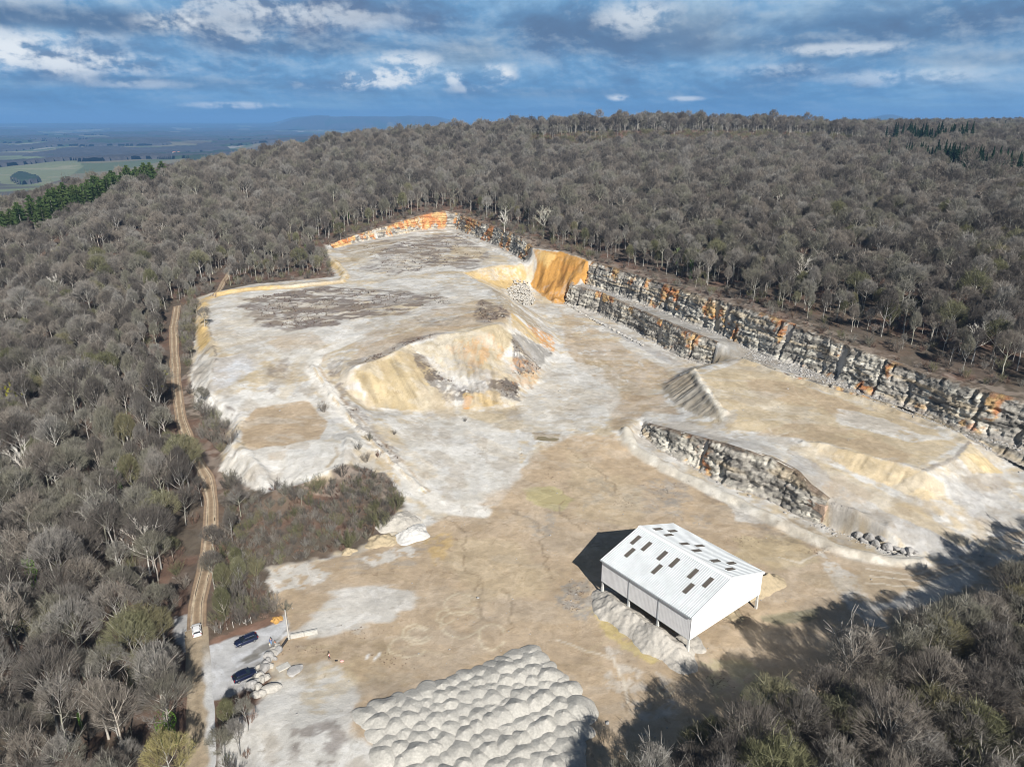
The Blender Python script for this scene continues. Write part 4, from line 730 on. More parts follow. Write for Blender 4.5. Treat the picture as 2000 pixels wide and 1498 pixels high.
# ---- where the wood stands (plan positions)
AX = np.arange(-760, 1500, 7.5); AY = np.arange(22, 1900, 7.5); PX, PY = np.meshgrid(AX, AY); PX = PX.ravel()+rng.uniform(-3, 3, PX.size); PY = PY.ravel()+rng.uniform(-3, 3, PY.size); k = np.hypot(PX, PY) > 470; PX, PY = PX[k], PY[k]
AX = np.arange(-400, 420, 5.7); AY = np.arange(22, 480, 5.7); qx, qy = np.meshgrid(AX, AY); qx = qx.ravel()+rng.uniform(-2.4, 2.4, qx.size); qy = qy.ravel()+rng.uniform(-2.4, 2.4, qy.size); k = np.hypot(qx, qy) <= 470; PX, PY = np.r_[PX, qx[k]], np.r_[PY, qy[k]]
ex, ey = np.meshgrid(np.arange(12, 240, 4.8), np.arange(22, 150, 4.8)); PX = np.r_[PX, ex.ravel()+rng.uniform(-2, 2, ex.size)]; PY = np.r_[PY, ey.ravel()+rng.uniform(-2, 2, ey.size)]
PZ = hz_(PX, PY); U, V, F = project(np.stack([PX, PY, PZ+8], 1))
ok = (F > 20) & (U > -180-4000/F) & (U < 2180+4000/F) & (V < 1900+12000/F)
PX, PY, PZ, U, V, F = [q[ok] for q in (PX, PY, PZ, U, V, F)]
dd, _ = segdist(PX, PY, QP, True); dd = np.where(inside(PX, PY, QP), -dd, dd)
TRACK = uvw([(455,521),(432,560),(415,580)]); LANE = uvw([(346,598),(339,640),(341,700),(345,760),(354,820),(378,890),(405,935),(413,980),(411,1040),(402,1110),(386,1180),(384,1230),(388,1300),(392,1400),(393,1500)])
LANE.append((LANE[-1][0]+.2, LANE[-1][1]-30))
dl, _ = segdist(PX, PY, LANE); dt, _ = segdist(PX, PY, TRACK)
SCRUB = uvw([(395,1010),(430,900),(400,830),(372,760),(355,640),(372,580),(420,560),(395,600),(372,740),(384,800),(450,830),(424,925),(540,975),(620,960),(700,915),(770,925),(790,975),(760,1030),(700,1070),(600,1095),(520,1110),(520,1160),(560,1200),(470,1240),(405,1258),(398,1180)])
ins_s = inside(PX, PY, SCRUB); dpk = segdist(PX, PY, PKP, True)[0]; dpk = np.where(inside(PX, PY, PKP), 0, dpk)
need = np.where(PX > 20, 10, 6)+rng.uniform(-2, 3, len(PX)); need = np.where((PY > 160) & (PX > 0), 10+rng.uniform(-3, 9, len(PX)), need); need = np.where((PY < 150) & (PX > -20), 1.5, need); need = np.where((PX < 0) & (PY > 450), 9, need)
keep = (dd > need) & (dl > 4.6) & (dt > 4) & ~ins_s & (dpk > 6)
# the felled strip below the crest and the clearing at right
Yc = 884+8*np.sin(PX/90); cl = (PX > 20) & (PX < 420) & (np.abs(PY-Yc) < 38+6*np.sin(PX/37)); cl |= ((PX-470)/150)**2+((PY-800)/55)**2 < 1; cl |= ((PX+62)/20)**2+((PY-505)/16)**2 < 1
keep &= ~(cl & (rng.uniform(0, 1, len(PX)) < .93))
PINE_L = [(-30,440),(40,412),(90,395),(130,378),(180,364),(230,349),(260,341),(300,328)]; SPR_L = [[(1755,304),(1790,308),(1850,312),(1900,328),(1960,330),(2010,332)], [(1745,268),(1780,276),(1830,281),(1870,274)], [(1920,256),(1950,258)]]
def low_line(uv, h): return [tuple(ground_at(u, v, h)[:2]) for u, v in uv]
EVG = [(low_line([(u, v+7) for u, v in PINE_L], 17), 13)]+[(low_line(q, 10), 16) for q in SPR_L]
for pl_, w_ in EVG: keep &= segdist(PX, PY, pl_)[0] > w_
# canopy height where it must stay under the crest line
keep &= (rng.uniform(0, 1, len(PX)) < .86)
keep &= ~((PX > -54) & (PX < 13) & (PY < 96)) & ~((PX < 22) & (PX > 0) & (PY > 82) & (PY < 100))
PX, PY, PZ, U, V, F, dd, dl = [q[keep] for q in (PX, PY, PZ, U, V, F, dd, dl)]
N_T = len(PX); SCL = np.clip(rng.normal(.97, .20, N_T), .5, 1.42)*np.where(F < 470, .84, 1)*np.where((PX < 34) & (PX > 0) & (PY < 100), .85, np.where((PX > 20) & (PY < 150), 1.0, 1))
ROT = rng.uniform(0, 6.283, N_T); VAR = rng.integers(0, 7, N_T); VAR = np.where((PX > -5) & (PY < 150) & (rng.uniform(0, 1, N_T) < .28), 4, VAR); edge_ = (dd < 34) & (PY > 150) & (rng.uniform(0, 1, N_T) < .72); VAR = np.where(edge_, rng.choice([7, 7, 7, 8, 8, 8, 9], N_T), VAR); VAR = np.where((VAR == 4) & (rng.uniform(0, 1, N_T) < .3), 6, VAR)
print('TREES', N_T)
Ut, Vt, Ft = project(np.stack([PX, PY, PZ+11*SCL], 1)); seen = (Ut > -25) & (Ut < 2025) & (Vt < 1540)
order = np.argsort(np.where(seen, Ft, 1e9)); near_i = list(order[:292]); is_near = np.zeros(N_T, bool); is_near[near_i] = True
def tree(name, loc, rz, sc, meshes, label, cat='tree', group=None, extra=()):
    t = empty(name, loc, rz, label, cat, group); t.scale = (sc, sc, sc)
    if meshes[0]: o = bpy.data.objects.new('trunk', meshes[0]); col.objects.link(o); o.parent = t
    if meshes[1]: o = bpy.data.objects.new('crown', meshes[1]); col.objects.link(o); o.parent = t
    for nm, me in extra: o = bpy.data.objects.new(nm, me); col.objects.link(o); o.parent = t
    return t
LBL = {'L1': ('bare grey-brown tree in the wood left of the dirt track', 'bare trees left of the dirt track'), 'L2': ('bare mossy olive-twigged tree in the wood left of the dirt track', 'mossy trees left of the dirt track'),
       'R1': ('bare dark tree in the wood at the lower right corner, beyond the shadowed lane', 'bare trees at the lower right'), 'R2': ('bare mossy olive-twigged tree in the lower right wood', 'mossy trees at the lower right'),
       'C1': ('bare grey tree in the wood above the long rock faces', 'bare trees above the rock faces'), 'C2': ('bare mossy olive-twigged tree above the long rock faces', 'mossy trees above the rock faces')}
protoT = {}
iv = {int(order[i]): 1 for i in (23, 61, 90, 118, 149, 180, 211, 240, 262)}
for i in near_i:
    ar = 'R' if (PX[i] > -20 and PY[i] < 150) else ('L' if PX[i] < 0 else 'C'); lb, gr = LBL[ar+('2' if VAR[i] in (4, 9) else '1')]; ex = []
    if i in iv:
        ex = [('ivy', IVY[i % 2])]; lb = {'L': 'bare tree with bright green ivy up its trunk, left of the dirt track', 'R': 'bare tree with green ivy up its trunk in the lower right wood', 'C': 'bare tree with green ivy up its trunk above the rock faces'}[ar]; gr = 'ivy-clad trees '+{'L': 'left of the track', 'R': 'at lower right', 'C': 'above the faces'}[ar]
    t = tree('bare_tree', (PX[i], PY[i], PZ[i]-.1), ROT[i], SCL[i], TR[VAR[i]], lb, 'tree', gr, ex); protoT.setdefault(int(VAR[i]), t)
# lone trees the photo singles out
def place(u, v, top=None): return ground_at(u, v)
def lone(name, u, v, sc, meshes, label, ex=(), cat='tree', group=None, rz=None):
    p = ground_at(u, v); return tree(name, (p[0], p[1], p[2]-.1), rng.uniform(0, 6.2) if rz is None else rz, sc, meshes, label, cat, group, ex)
def top_at(u, v, h):
    """foot of a tree whose top (h above ground) is seen at (u, v)"""
    p = ground_at(u, v, h); return p
def lone_top(name, u, v, h, sc, meshes, label, ex=(), cat='tree', group=None):
    p = top_at(u, v, h); return tree(name, (p[0], p[1], p[2]-.1), rng.uniform(0, 6.2), sc, meshes, label, cat, group, ex)
lone_top('bare_tree', 300, 735, 12, 1.0, TR[2], 'tree full of yellow-green mistletoe clumps beside the dirt track', [('mistletoe', MIST)])
lone_top('bare_tree', 20, 745, 13, .9, TR[1], 'tree with a few yellow mistletoe balls at the left edge', [('mistletoe', MIST)])
lone_top('bare_tree', 165, 720, 16, 1.15, (gen_tree(53, 17, .3, 1.2, 8, thick=1.5, bkm=deadM)), 'wide tree with bleached white limbs in the left wood')
lone_top('dead_tree', 45, 890, 13, 1.0, DEAD, 'leaning white dead tree with ivy at its foot, left edge', [('ivy', IVY[0])], 'dead tree')
lone_top('dead_tree', 275, 1030, 13, .9, DEAD, 'white-limbed dead tree low in the left wood', (), 'dead tree'); lone_top('dead_tree', 105, 540, 16, 1.0, DEAD, 'bleached dead tree among the upper left wood', (), 'dead tree')
lone('dead_tree', 1558, 575, 1.05, DEAD, 'tall white-barked dead tree above the long rock face', (), 'dead tree'); lone('dead_tree', 985, 462, 1.0, DEAD, 'pale dead tree beside the far clay wall', (), 'dead tree'); lone('dead_tree', 1062, 462, 1.1, DEAD, 'pale forked dead tree above the orange slip', (), 'dead tree'); lone('dead_tree', 1900, 705, .8, DEAD, 'thin white dead tree near the right edge above the face', (), 'dead tree')
lone_top('bare_tree', 12, 1160, 9, .9, TR[3], 'ivy-smothered tree bright green at the lower left edge', [('ivy', IVY[1]), ('ivy', gen_ivy(95, 12, 1.6))])
lone_top('bare_tree', 318, 1385, 8, .85, TR[0], 'tree with a bright green ivy clump beside the lane', [('ivy', gen_ivy(96, 8, 1.5))])
lone_top('mossy_tree', 318, 1450, 12, .85, (gen_tree(57, 15, .3, 1.1, 8, twm=bark_mat('yellow_twigs', (.24, .21, .09), (.30, .27, .13)))), 'yellow lichen-covered tree at the bottom beside the lane'); lone_top('mossy_tree', 262, 1200, 13, .9, TR[4], 'rounded pale green-grey mossy tree left of the white car')
for u, v, h, s_, lb in ((1795,1345,9,1.0,'dense olive-green leafy tree in the lower right wood'), (1862,1385,8.5,.85,'smaller olive-green leafy tree right of the densest one'), (1660,1455,8.5,.8,'olive-green leafy tree near the bottom, under the grey trees'), (1750,1470,8.5,.75,'low olive-green leafy tree between two grey trees at the bottom')):
    lone_top('leafy_tree', u, v, h*s_, s_, (SH[3], OLV), lb)
lone('mossy_tree', 665, 470, .8, TR[4], 'olive-green tree at the left end of the far clay bank')
for u, v, s_, lb in ((788,398,.8,'slim tree wrapped in bright green ivy, behind the far bank'), (682,428,.7,'short ivy-wrapped tree left of the far bank'), (1080,470,.9,'dark ivy-green tree just above the orange slip'), (1322,520,.9,'ivy-wrapped tree behind the middle of the long face'), (1348,545,.9,'ivy-green forked tree above the middle of the long face'), (1500,560,.8,'ivy-wrapped tree left of the white-barked tree'), (600,505,.8,'ivy-green tree beside the left berm'), (362,540,.85,'tree with light green ivy above the dirt track')):
    lone('bare_tree', u, v, s_, TR[5], lb, [('ivy', IVY[1])])
# far wood, all of one mass: light trees as instances on one object
lodt = []
for k, (x, y) in enumerate(((150, 720), (260, 760), (60, 740))):
    lodt.append(tree('bare_tree', (x, y, float(hz_(x, y))), 1.0*k, 1.05, LO[k], 'bare tree in the mid distance of the wooded hill', 'tree', 'bare trees far up the hill'))
def scatter(name, P_, rot, sc, idx, protos, label, cat):
    """one object: points carrying trees, by geometry nodes"""
    me = bpy.data.meshes.new(name); me.vertices.add(len(P_)); me.vertices.foreach_set('co', np.asarray(P_, np.float32).ravel())
    for nm, ty, arr in (('rz', 'FLOAT', rot), ('sc', 'FLOAT', sc), ('pick', 'INT', idx)):
        a = me.attributes.new(nm, ty, 'POINT'); a.data.foreach_set('value', np.asarray(arr, np.float32 if ty == 'FLOAT' else np.int32))
    o = bpy.data.objects.new(name, me); col.objects.link(o); tag(o, label, cat, None, 'stuff')
    ng = bpy.data.node_groups.new(name+'_nodes', 'GeometryNodeTree'); ng.interface.new_socket('Geometry', in_out='INPUT', socket_type='NodeSocketGeometry'); ng.interface.new_socket('Geometry', in_out='OUTPUT', socket_type='NodeSocketGeometry')
    N = NT(ng); gi = N.node('NodeGroupInput'); go = N.node('NodeGroupOutput'); iop = N.node('GeometryNodeInstanceOnPoints'); jj = N.node('GeometryNodeJoinGeometry')
    for pr_ in protos:
        j = N.node('GeometryNodeJoinGeometry')
        for ob in pr_:
            oi = N.node('GeometryNodeObjectInfo'); oi.inputs['Object'].default_value = ob; oi.inputs['As Instance'].default_value = False; N.l.new(oi.outputs['Geometry'], j.inputs[0])
        g2 = N.node('GeometryNodeGeometryToInstance'); N.l.new(j.outputs[0], g2.inputs[0]); N.l.new(g2.outputs[0], jj.inputs[0])
    def attr(nm, ty):
        a = N.node('GeometryNodeInputNamedAttribute', data_type=ty); a.inputs['Name'].default_value = nm; return a.outputs['Attribute']
    N.l.new(gi.outputs[0], iop.inputs['Points']); N.l.new(jj.outputs[0], iop.inputs['Instance']); iop.inputs['Pick Instance'].default_value = True
    N.l.new(attr('pick', 'INT'), iop.inputs['Instance Index']); cx = N.node('ShaderNodeCombineXYZ'); N.l.new(attr('rz', 'FLOAT'), cx.inputs[2]); N.l.new(cx.outputs[0], iop.inputs['Rotation']); N.l.new(attr('sc', 'FLOAT'), iop.inputs['Scale'])
    N.l.new(iop.outputs[0], go.inputs[0]); md = o.modifiers.new('scatter', 'NODES'); md.node_group = ng; return o
kids = lambda t: [c for c in t.children if c.name.startswith(('trunk', 'crown'))]
for v_ in range(10):
    if v_ not in protoT: protoT[v_] = tree('bare_tree', (-150, 240+v_*8, float(hz_(-150, 240+v_*8))), 0, 1, TR[v_], LBL['L1'][0], 'tree', LBL['L1'][1])
fm = ~is_near; far = F > 430
pick = np.where(far & ~edge_, 10+rng.integers(0, 3, N_T), VAR)
SCL = np.where((dd < 26) & (PY > 160), SCL*rng.uniform(.55, 1.1, N_T), SCL)
# join order of a multi-input socket is last link first, harmless here except for the light kinds
nprot = 13; pick = nprot-1-pick
BU = rng.uniform(0, 1, N_T)
scatter('woodland', np.stack([PX, PY, PZ-.1], 1)[fm], ROT[fm], SCL[fm], pick[fm], [kids(protoT[v_]) for v_ in range(10)]+[kids(t) for t in lodt], 'grey-brown leafless woodland covering the hill behind the quarry', 'woodland')
# ------------------------------------------------------------ the steel hall
whiteM = mat('white_sheet', (.80, .81, .82), .45, 0, .4)[0]
m_, N_, b_ = mat('roof_sheet', (.62, .65, .67), .42, 0, .4); g_ = N_.node('ShaderNodeNewGeometry'); k_ = N_.maprange(N_.noise(g_.outputs['Position'], .35, 5, .65), .3, .7, .86, 1.06, False); N_.l.new(N_.mix(1.0, (.62, .65, .67, 1), N_.comb(k_, k_, k_), 'MULTIPLY'), b_.inputs['Base Color']); roofM = m_
m_, N_, b_ = mat('wall_sheet', (.74, .74, .74), .5, 0, .3); g_ = N_.node('ShaderNodeNewGeometry'); k_ = N_.maprange(N_.noise(g_.outputs['Position'], .6, 5, .65), .3, .7, .88, 1.05, False); N_.l.new(N_.mix(1.0, (.76, .76, .77, 1), N_.comb(k_, k_, k_), 'MULTIPLY'), b_.inputs['Base Color']); wallM = m_
trimM = mat('grey_trim', (.33, .36, .38), .5, .2)[0]; colM = mat('column_concrete', (.60, .60, .58), .8)[0]; skyM = mat('skylight_sheet', (.105, .09, .075), .35, 0, .5)[0]; darkM = mat('dark_steel', (.06, .06, .065), .5, .3)[0]
def box(bm, x0, x1, y0, y1, z0, z1):
    vs = [bm.verts.new((x, y, z)) for x in (x0, x1) for y in (y0, y1) for z in (z0, z1)]
    for f in ((0, 1, 3, 2), (4, 6, 7, 5), (0, 4, 5, 1), (2, 3, 7, 6), (0, 2, 6, 4), (1, 5, 7, 3)): bm.faces.new([vs[i] for i in f])
def bmo(name, bm, m, parent=None, smooth=False):
    bmesh.ops.recalc_face_normals(bm, faces=bm.faces); me = bpy.data.meshes.new(name); bm.to_mesh(me); bm.free()
    if smooth: me.polygons.foreach_set('use_smooth', [True]*len(me.polygons))
    return link(name, me, m, parent)
HX, HY, EV, RG, CB = 23.7, 24.5, 9.4, 13.2, 3.85
hall = empty('storage_hall', (35, 114, 0), math.atan2(14.6, 18.7), 'open white metal hall with a ribbed pitched roof and dark skylights', 'hall')
def corr(a0, a1, per, dep):
    o = []; a = a0
    while a < a1-1e-6:
        for f, d in ((0, 0), (.55, 0), (.68, dep), (.87, dep)):
            if a+f*per < a1: o.append((a+f*per, d))
        a += per
    return o+[(a1, 0)]
def slope_pt(sx, y, w, up):     # sx -1 left slope (towards x=0), +1 right; w 0 ridge .. 1 eave
    half = HX/2; x = half+sx*w*(half+.35); z = RG-w*(RG-EV)*(half+.35)/half; n = Vector((sx*(RG-EV), 0, half)).normalized(); return Vector((x, y, z))+n*up
def roof_sheet(name, sx, m, y0, y1, w0, w1, up, per=.5, dep=.07, th=.05, parent=hall):
    bm = bmesh.new(); pr = corr(y0, y1, per, dep); ws = [w0, w1]
    if w1-w0 > .5: ws = [w0, w0+(w1-w0)/3, w0+(w1-w0)*2/3, w1]
    top = []; bot = []
    for j, w in enumerate(ws): top.append([bm.verts.new(slope_pt(sx, y, w, up+d)) for y, d in pr]); bot.append([bm.verts.new(slope_pt(sx, y, w, up-th)) for y, d in pr])
    for a in (top, bot):
        for r0_, r1_ in zip(a[:-1], a[1:]):
            for i in range(len(pr)-1): bm.faces.new((r0_[i], r0_[i+1], r1_[i+1], r1_[i]))
    for k in (0, -1):
        for i in range(len(pr)-1): bm.faces.new((top[k][i], top[k][i+1], bot[k][i+1], bot[k][i]))
    for k in (0, len(pr)-1):
        for j in range(len(ws)-1): bm.faces.new((top[j][k], top[j+1][k], bot[j+1][k], bot[j][k]))
    return bmo(name, bm, m, parent)
rfs = [roof_sheet('roof_slope', sx, roofM, -.25, HY+.25, .004, 1, .12) for sx in (-1, 1)]
for sx, rf in zip((-1, 1), rfs):
    for s_, w_ in ((.085, .30), (.147, .58), (.217, .30), (.40, .30), (.465, .58), (.535, .30), (.735, .30), (.805, .58), (.89, .30)):
        yc = HY*(1-s_); o = roof_sheet('skylight', sx, skyM, yc-.5, yc+.5, w_-.115, w_+.115, .21, .5, .05, .06)
    bm = bmesh.new(); A_ = [slope_pt(sx, -.32, w, .26) for w in (0, 1)]+[slope_pt(sx, -.32, w, -.3) for w in (1, 0)]; vs = [bm.verts.new(v) for v in A_]; vs2 = [bm.verts.new(v+Vector((0, .07, 0))) for v in A_]; bm.faces.new(vs); bm.faces.new(vs2[::-1]); [bm.faces.new((vs[i], vs[(i+1) % 4], vs2[(i+1) % 4], vs2[i])) for i in range(4)]
    bmo('barge_board', bm, whiteM, hall)
    e = slope_pt(sx, 0, 1, 0); bm = bmesh.new(); box(bm, e.x-.09+sx*.1, e.x+.09+sx*.1, -.3, HY+.3, e.z-.16, e.z+.02); bmo('gutter', bm, trimM, hall)
bm = bmesh.new(); pts = [slope_pt(-1, 0, .045, .22), slope_pt(-1, 0, 0, .24), slope_pt(1, 0, .045, .22)]
for y in (-.3, HY+.3): pts_y = [bm.verts.new((p.x, y, p.z)) for p in pts]+[bm.verts.new((p.x, y, p.z-.05)) for p in pts[::-1]]; bm.faces.new(pts_y)
bm.verts.ensure_lookup_table(); [bm.faces.new((bm.verts[i], bm.verts[(i+1) % 6], bm.verts[6+(i+1) % 6], bm.verts[6+i])) for i in range(6)]; bmo('ridge_cap', bm, whiteM, hall)
for sx, x0 in ((-1, -.02), (1, HX+.02)):      # side cladding, three bays each
    for k in range(3):
        bm = bmesh.new(); a0, a1 = HY*k/3+.07, HY*(k+1)/3-.07; pr = corr(a0, a1, .36, .012); rows = [[bm.verts.new((x0+sx*(d+.05), y, z)) for y, d in pr] for z in (CB, EV-.02)]; back = [[bm.verts.new((x0-sx*.03, y, z)) for y, d in pr] for z in (CB, EV-.02)]
        for r_ in (rows, back): [bm.faces.new((r_[0][i], r_[0][i+1], r_[1][i+1], r_[1][i])) for i in range(len(pr)-1)]
        for k2 in (0, 1): [bm.faces.new((rows[k2][i], rows[k2][i+1], back[k2][i+1], back[k2][i])) for i in range(len(pr)-1)]
        bmo('wall_panel', bm, wallM, hall)
        bm = bmesh.new(); box(bm, x0-.06, x0+.06+(.06 if sx > 0 else -.06), a0-.02, a1+.02, CB-.10, CB-.004); bmo('wall_trim', bm, trimM, hall)
    for k in range(4):
        y = HY*k/3; y = min(max(y, .26), HY-.26); bm = bmesh.new(); xx = .24 if sx < 0 else HX-.24; box(bm, xx-.22, xx+.22, y-.24, y+.24, -.5, 2.2); box(bm, xx-.17, xx+.17, y-.18, y+.18, 2.202, EV-.3); bmo('column', bm, colM, hall)
    for k in (1, 2): bm = bmesh.new(); y = HY*k/3; xo = x0+sx*.1; box(bm, xo-.06, xo+.06, y-.045, y+.045, .6, EV-.2); bmo('downpipe', bm, trimM, hall)
for y in (-.04, HY+.04):                        # gable cladding
    s = -1 if y < 1 else 1; bm = bmesh.new(); P_ = [(.0, CB), (HX, CB), (HX, EV-.05), (HX/2, RG-.05), (0, EV-.05)]; a = [bm.verts.new((x, y+s*.05, z)) for x, z in P_]; b = [bm.verts.new((x, y-s*.02, z)) for x, z in P_]; bm.faces.new(a); bm.faces.new(b[::-1]); [bm.faces.new((a[i], a[(i+1) % 5], b[(i+1) % 5], b[i])) for i in range(5)]; bmo('gable_panel', bm, whiteM, hall)
for k in range(4):                              # frames inside
    y = min(max(HY*k/3, .3), HY-.3); bm = bmesh.new()
    for sx in (-1, 1):
        a = slope_pt(sx, y, .98, -.12); b = slope_pt(sx, y, 0, -.12); vs = []
        for p in (a, b): vs.append([bm.verts.new((p.x, y+q, p.z+r)) for q, r in ((-.12, 0), (.12, 0), (.12, -.55), (-.12, -.55))])
        [bm.faces.new((vs[0][i], vs[0][(i+1) % 4], vs[1][(i+1) % 4], vs[1][i])) for i in range(4)]; bm.faces.new(vs[0]); bm.faces.new(vs[1][::-1])
    bmo('rafter', bm, trimM, hall)

# ------------------------------------------------------------ cars
def paint(name, c): return mat(name, c, .28, .1, .6)[0]
glassM = mat('car_glass', (.012, .016, .022), .08, 0, .8)[0]; tyreM = mat('tyre', (.02, .02, .02), .8)[0]; rimM = mat('rim', (.42, .43, .45), .35, .8)[0]; lampM = mat('lamp_lens', (.62, .64, .66), .15, 0, .7)[0]; tailM = mat('tail_lens', (.32, .015, .015), .2, 0, .6)[0]; plateM = mat('plate', (.72, .72, .68), .5)[0]; chromeM = mat('bright_trim', (.65, .66, .68), .25, .9)[0]
def loft(rings, close=True):
    bm = bmesh.new(); V_ = [[bm.verts.new(p) for p in r] for r in rings]; n = len(V_[0])
    for a, b in zip(V_[:-1], V_[1:]): [bm.faces.new((a[i], a[(i+1) % n], b[(i+1) % n], b[i])) for i in range(n)]
    if close: bm.faces.new(V_[0][::-1]); bm.faces.new(V_[-1])
    return bm
def ringc(x, hw, zb, zt, tw): return [(x, y, z) for y, z in ((-hw*.92, zb), (-hw, zb+.12), (-hw, zb+(zt-zb)*.62), (-hw*.97, zt-.06), (-hw*tw, zt), (0, zt+.03), (hw*tw, zt), (hw*.97, zt-.06), (hw, zb+(zt-zb)*.62), (hw, zb+.12), (hw*.92, zb))]
def car(p, rz, pm, label, L=4.4, Wd=1.82, Hh=1.48, suv=False, rails=False):
    t = empty('car', p, rz, label, 'car', None); k = L/4.4; w = Wd/2; z0 = .24
    st = [(-2.2, .74, .42, .78), (-2.12, .9, .28, .95), (-1.7, .97, .24, 1.0), (-1.0, 1, .22, 1.0), (0, 1, .22, .98), (.9, 1, .22, .96), (1.5, .97, .24, .9), (1.95, .9, .28, .80), (2.14, .78, .34, .68), (2.2, .62, .42, .56)]
    body = bmo('body', loft([ringc(x*k, w*a, b, c*Hh/1.48, .86) for x, a, b, c in st]), pm, t, True)
    gl = [(-2.0, .80, .95), (-1.72, .70, 1.36), (-1.4, .66, 1.42), (.1, .66, 1.42), (.45, .68, 1.34), (1.1, .80, .93)] if suv else [(-2.0, .80, .93), (-1.62, .70, 1.28), (-1.2, .66, 1.40), (.0, .66, 1.41), (.35, .68, 1.33), (1.15, .80, .92)]
    bmo('windows', loft([[(x*k, -w*.9, .9*Hh/1.48), (x*k, -w*a*1.06, z*Hh/1.48-.04), (x*k, -w*a*.9, z*Hh/1.48), (x*k, w*a*.9, z*Hh/1.48), (x*k, w*a*1.06, z*Hh/1.48-.04), (x*k, w*.9, .9*Hh/1.48)] for x, a, z in gl]), glassM, t)
    bmo('roof', loft([[(x*k, -w*.70*a, z*Hh/1.48-.03), (x*k, -w*.62*a, z*Hh/1.48+.035), (x*k, w*.62*a, z*Hh/1.48+.035), (x*k, w*.70*a, z*Hh/1.48-.03)] for x, a, z in ((-1.78 if suv else -1.5, 1, 1.36 if suv else 1.33), (-1.2, 1, 1.41), (.0, 1, 1.415), (.30, .98, 1.37))]), pm, t)
    for sy in (-1, 1):
        for xa, za, xb, zb_ in ((.42, 1.33, 1.08, .94), (-.45, 1.40, -.45, .94), (-1.72, 1.33, -1.98, .94)):
            bm = bmesh.new(); a = Vector((xa*k, sy*w*.71, za*Hh/1.48)); b = Vector((xb*k, sy*w*.86, zb_*Hh/1.48)); vs = [[bm.verts.new(q+Vector((dx_, sy*dy_, 0))) for dx_, dy_ in ((-.05, 0), (.05, 0), (.05, .045), (-.05, .045))] for q in (a, b)]; [bm.faces.new((vs[0][i], vs[0][(i+1) % 4], vs[1][(i+1) % 4], vs[1][i])) for i in range(4)]; bmo('pillar', bm, pm, t)
        for x in (-1.38, 1.36):
            bm = bmesh.new(); bmesh.ops.create_cone(bm, cap_ends=True, segments=20, radius1=.33, radius2=.33, depth=.22, matrix=Matrix.Translation((x*k, sy*(w-.10), .33)) @ Matrix.Rotation(R(90), 4, 'X')); bmesh.ops.bevel(bm, geom=[e for e in bm.edges if len(e.link_faces) == 2 and any(len(f.verts) > 4 for f in e.link_faces)], offset=.04, segments=2, affect='EDGES'); wh = bmo('wheel', bm, tyreM, t)
            bm = bmesh.new(); bmesh.ops.create_cone(bm, cap_ends=True, segments=16, radius1=.20, radius2=.16, depth=.03, matrix=Matrix.Translation((x*k, sy*(w+.015), .33)) @ Matrix.Rotation(R(90*sy), 4, 'X')); bmo('rim', bm, rimM, wh)
        bm = bmesh.new(); box(bm, 1.98*k, 2.13*k, min(sy*w*.52, sy*w*.86), max(sy*w*.52, sy*w*.86), .60, .74); bmesh.ops.bevel(bm, geom=bm.edges[:], offset=.03, segments=1, affect='EDGES'); bmo('headlight', bm, lampM, t)
        bm = bmesh.new(); box(bm, -2.19*k, -2.05*k, min(sy*w*.66, sy*w*.9), max(sy*w*.66, sy*w*.9), .72, .96); bmo('taillight', bm, tailM, t)
        bm = bmesh.new(); box(bm, .78*k, .98*k, min(sy*w*1.0, sy*w*1.16), max(sy*w*1.0, sy*w*1.16), .95, 1.09); bmesh.ops.bevel(bm, geom=bm.edges[:], offset=.03, segments=1, affect='EDGES'); bmo('mirror', bm, pm, t)
        if rails: bm = bmesh.new(); box(bm, -1.5*k, .1*k, sy*w*.60-.025, sy*w*.60+.025, 1.46*Hh/1.48, 1.51*Hh/1.48); bmo('roof_rail', bm, chromeM, t); bm = bmesh.new(); box(bm, -1.75*k, .95*k, sy*w*.9-.012, sy*w*.9+.012, .935*Hh/1.48, .96*Hh/1.48); bmo('window_trim', bm, chromeM, t)
    for x in (-2.21, 2.2): bm = bmesh.new(); box(bm, x*k-.015, x*k+.015, -.26, .26, .46, .57); bmo('number_plate', bm, plateM, t)
    return t
def face_dir(u0, v0, u1, v1): a, b = ground_at(u0, v0), ground_at(u1, v1); return math.atan2(b[1]-a[1], b[0]-a[0])
def lift(p, d): return (p[0], p[1], p[2]+d)
car(lift(ground_at(385.5, 1238), .16), face_dir(392, 1262, 384, 1205), paint('white_paint', (.80, .81, .82)), 'small white hatchback on the muddy lane at the end of the dirt track', 4.1, 1.8, 1.5, True)
car(lift(ground_at(481, 1255), .06), face_dir(500, 1246, 464, 1261), paint('navy_paint', (.012, .018, .05)), 'dark blue estate car with bright window trim, parked by the brushy verge', 4.6, 1.85, 1.48, True, True)
car(lift(ground_at(479, 1326), .06), face_dir(462, 1333, 498, 1316), paint('blue_black_paint', (.010, .014, .040)), 'dark blue hatchback with iridescent side windows, parked beside the boulders', 4.4, 1.85, 1.46)

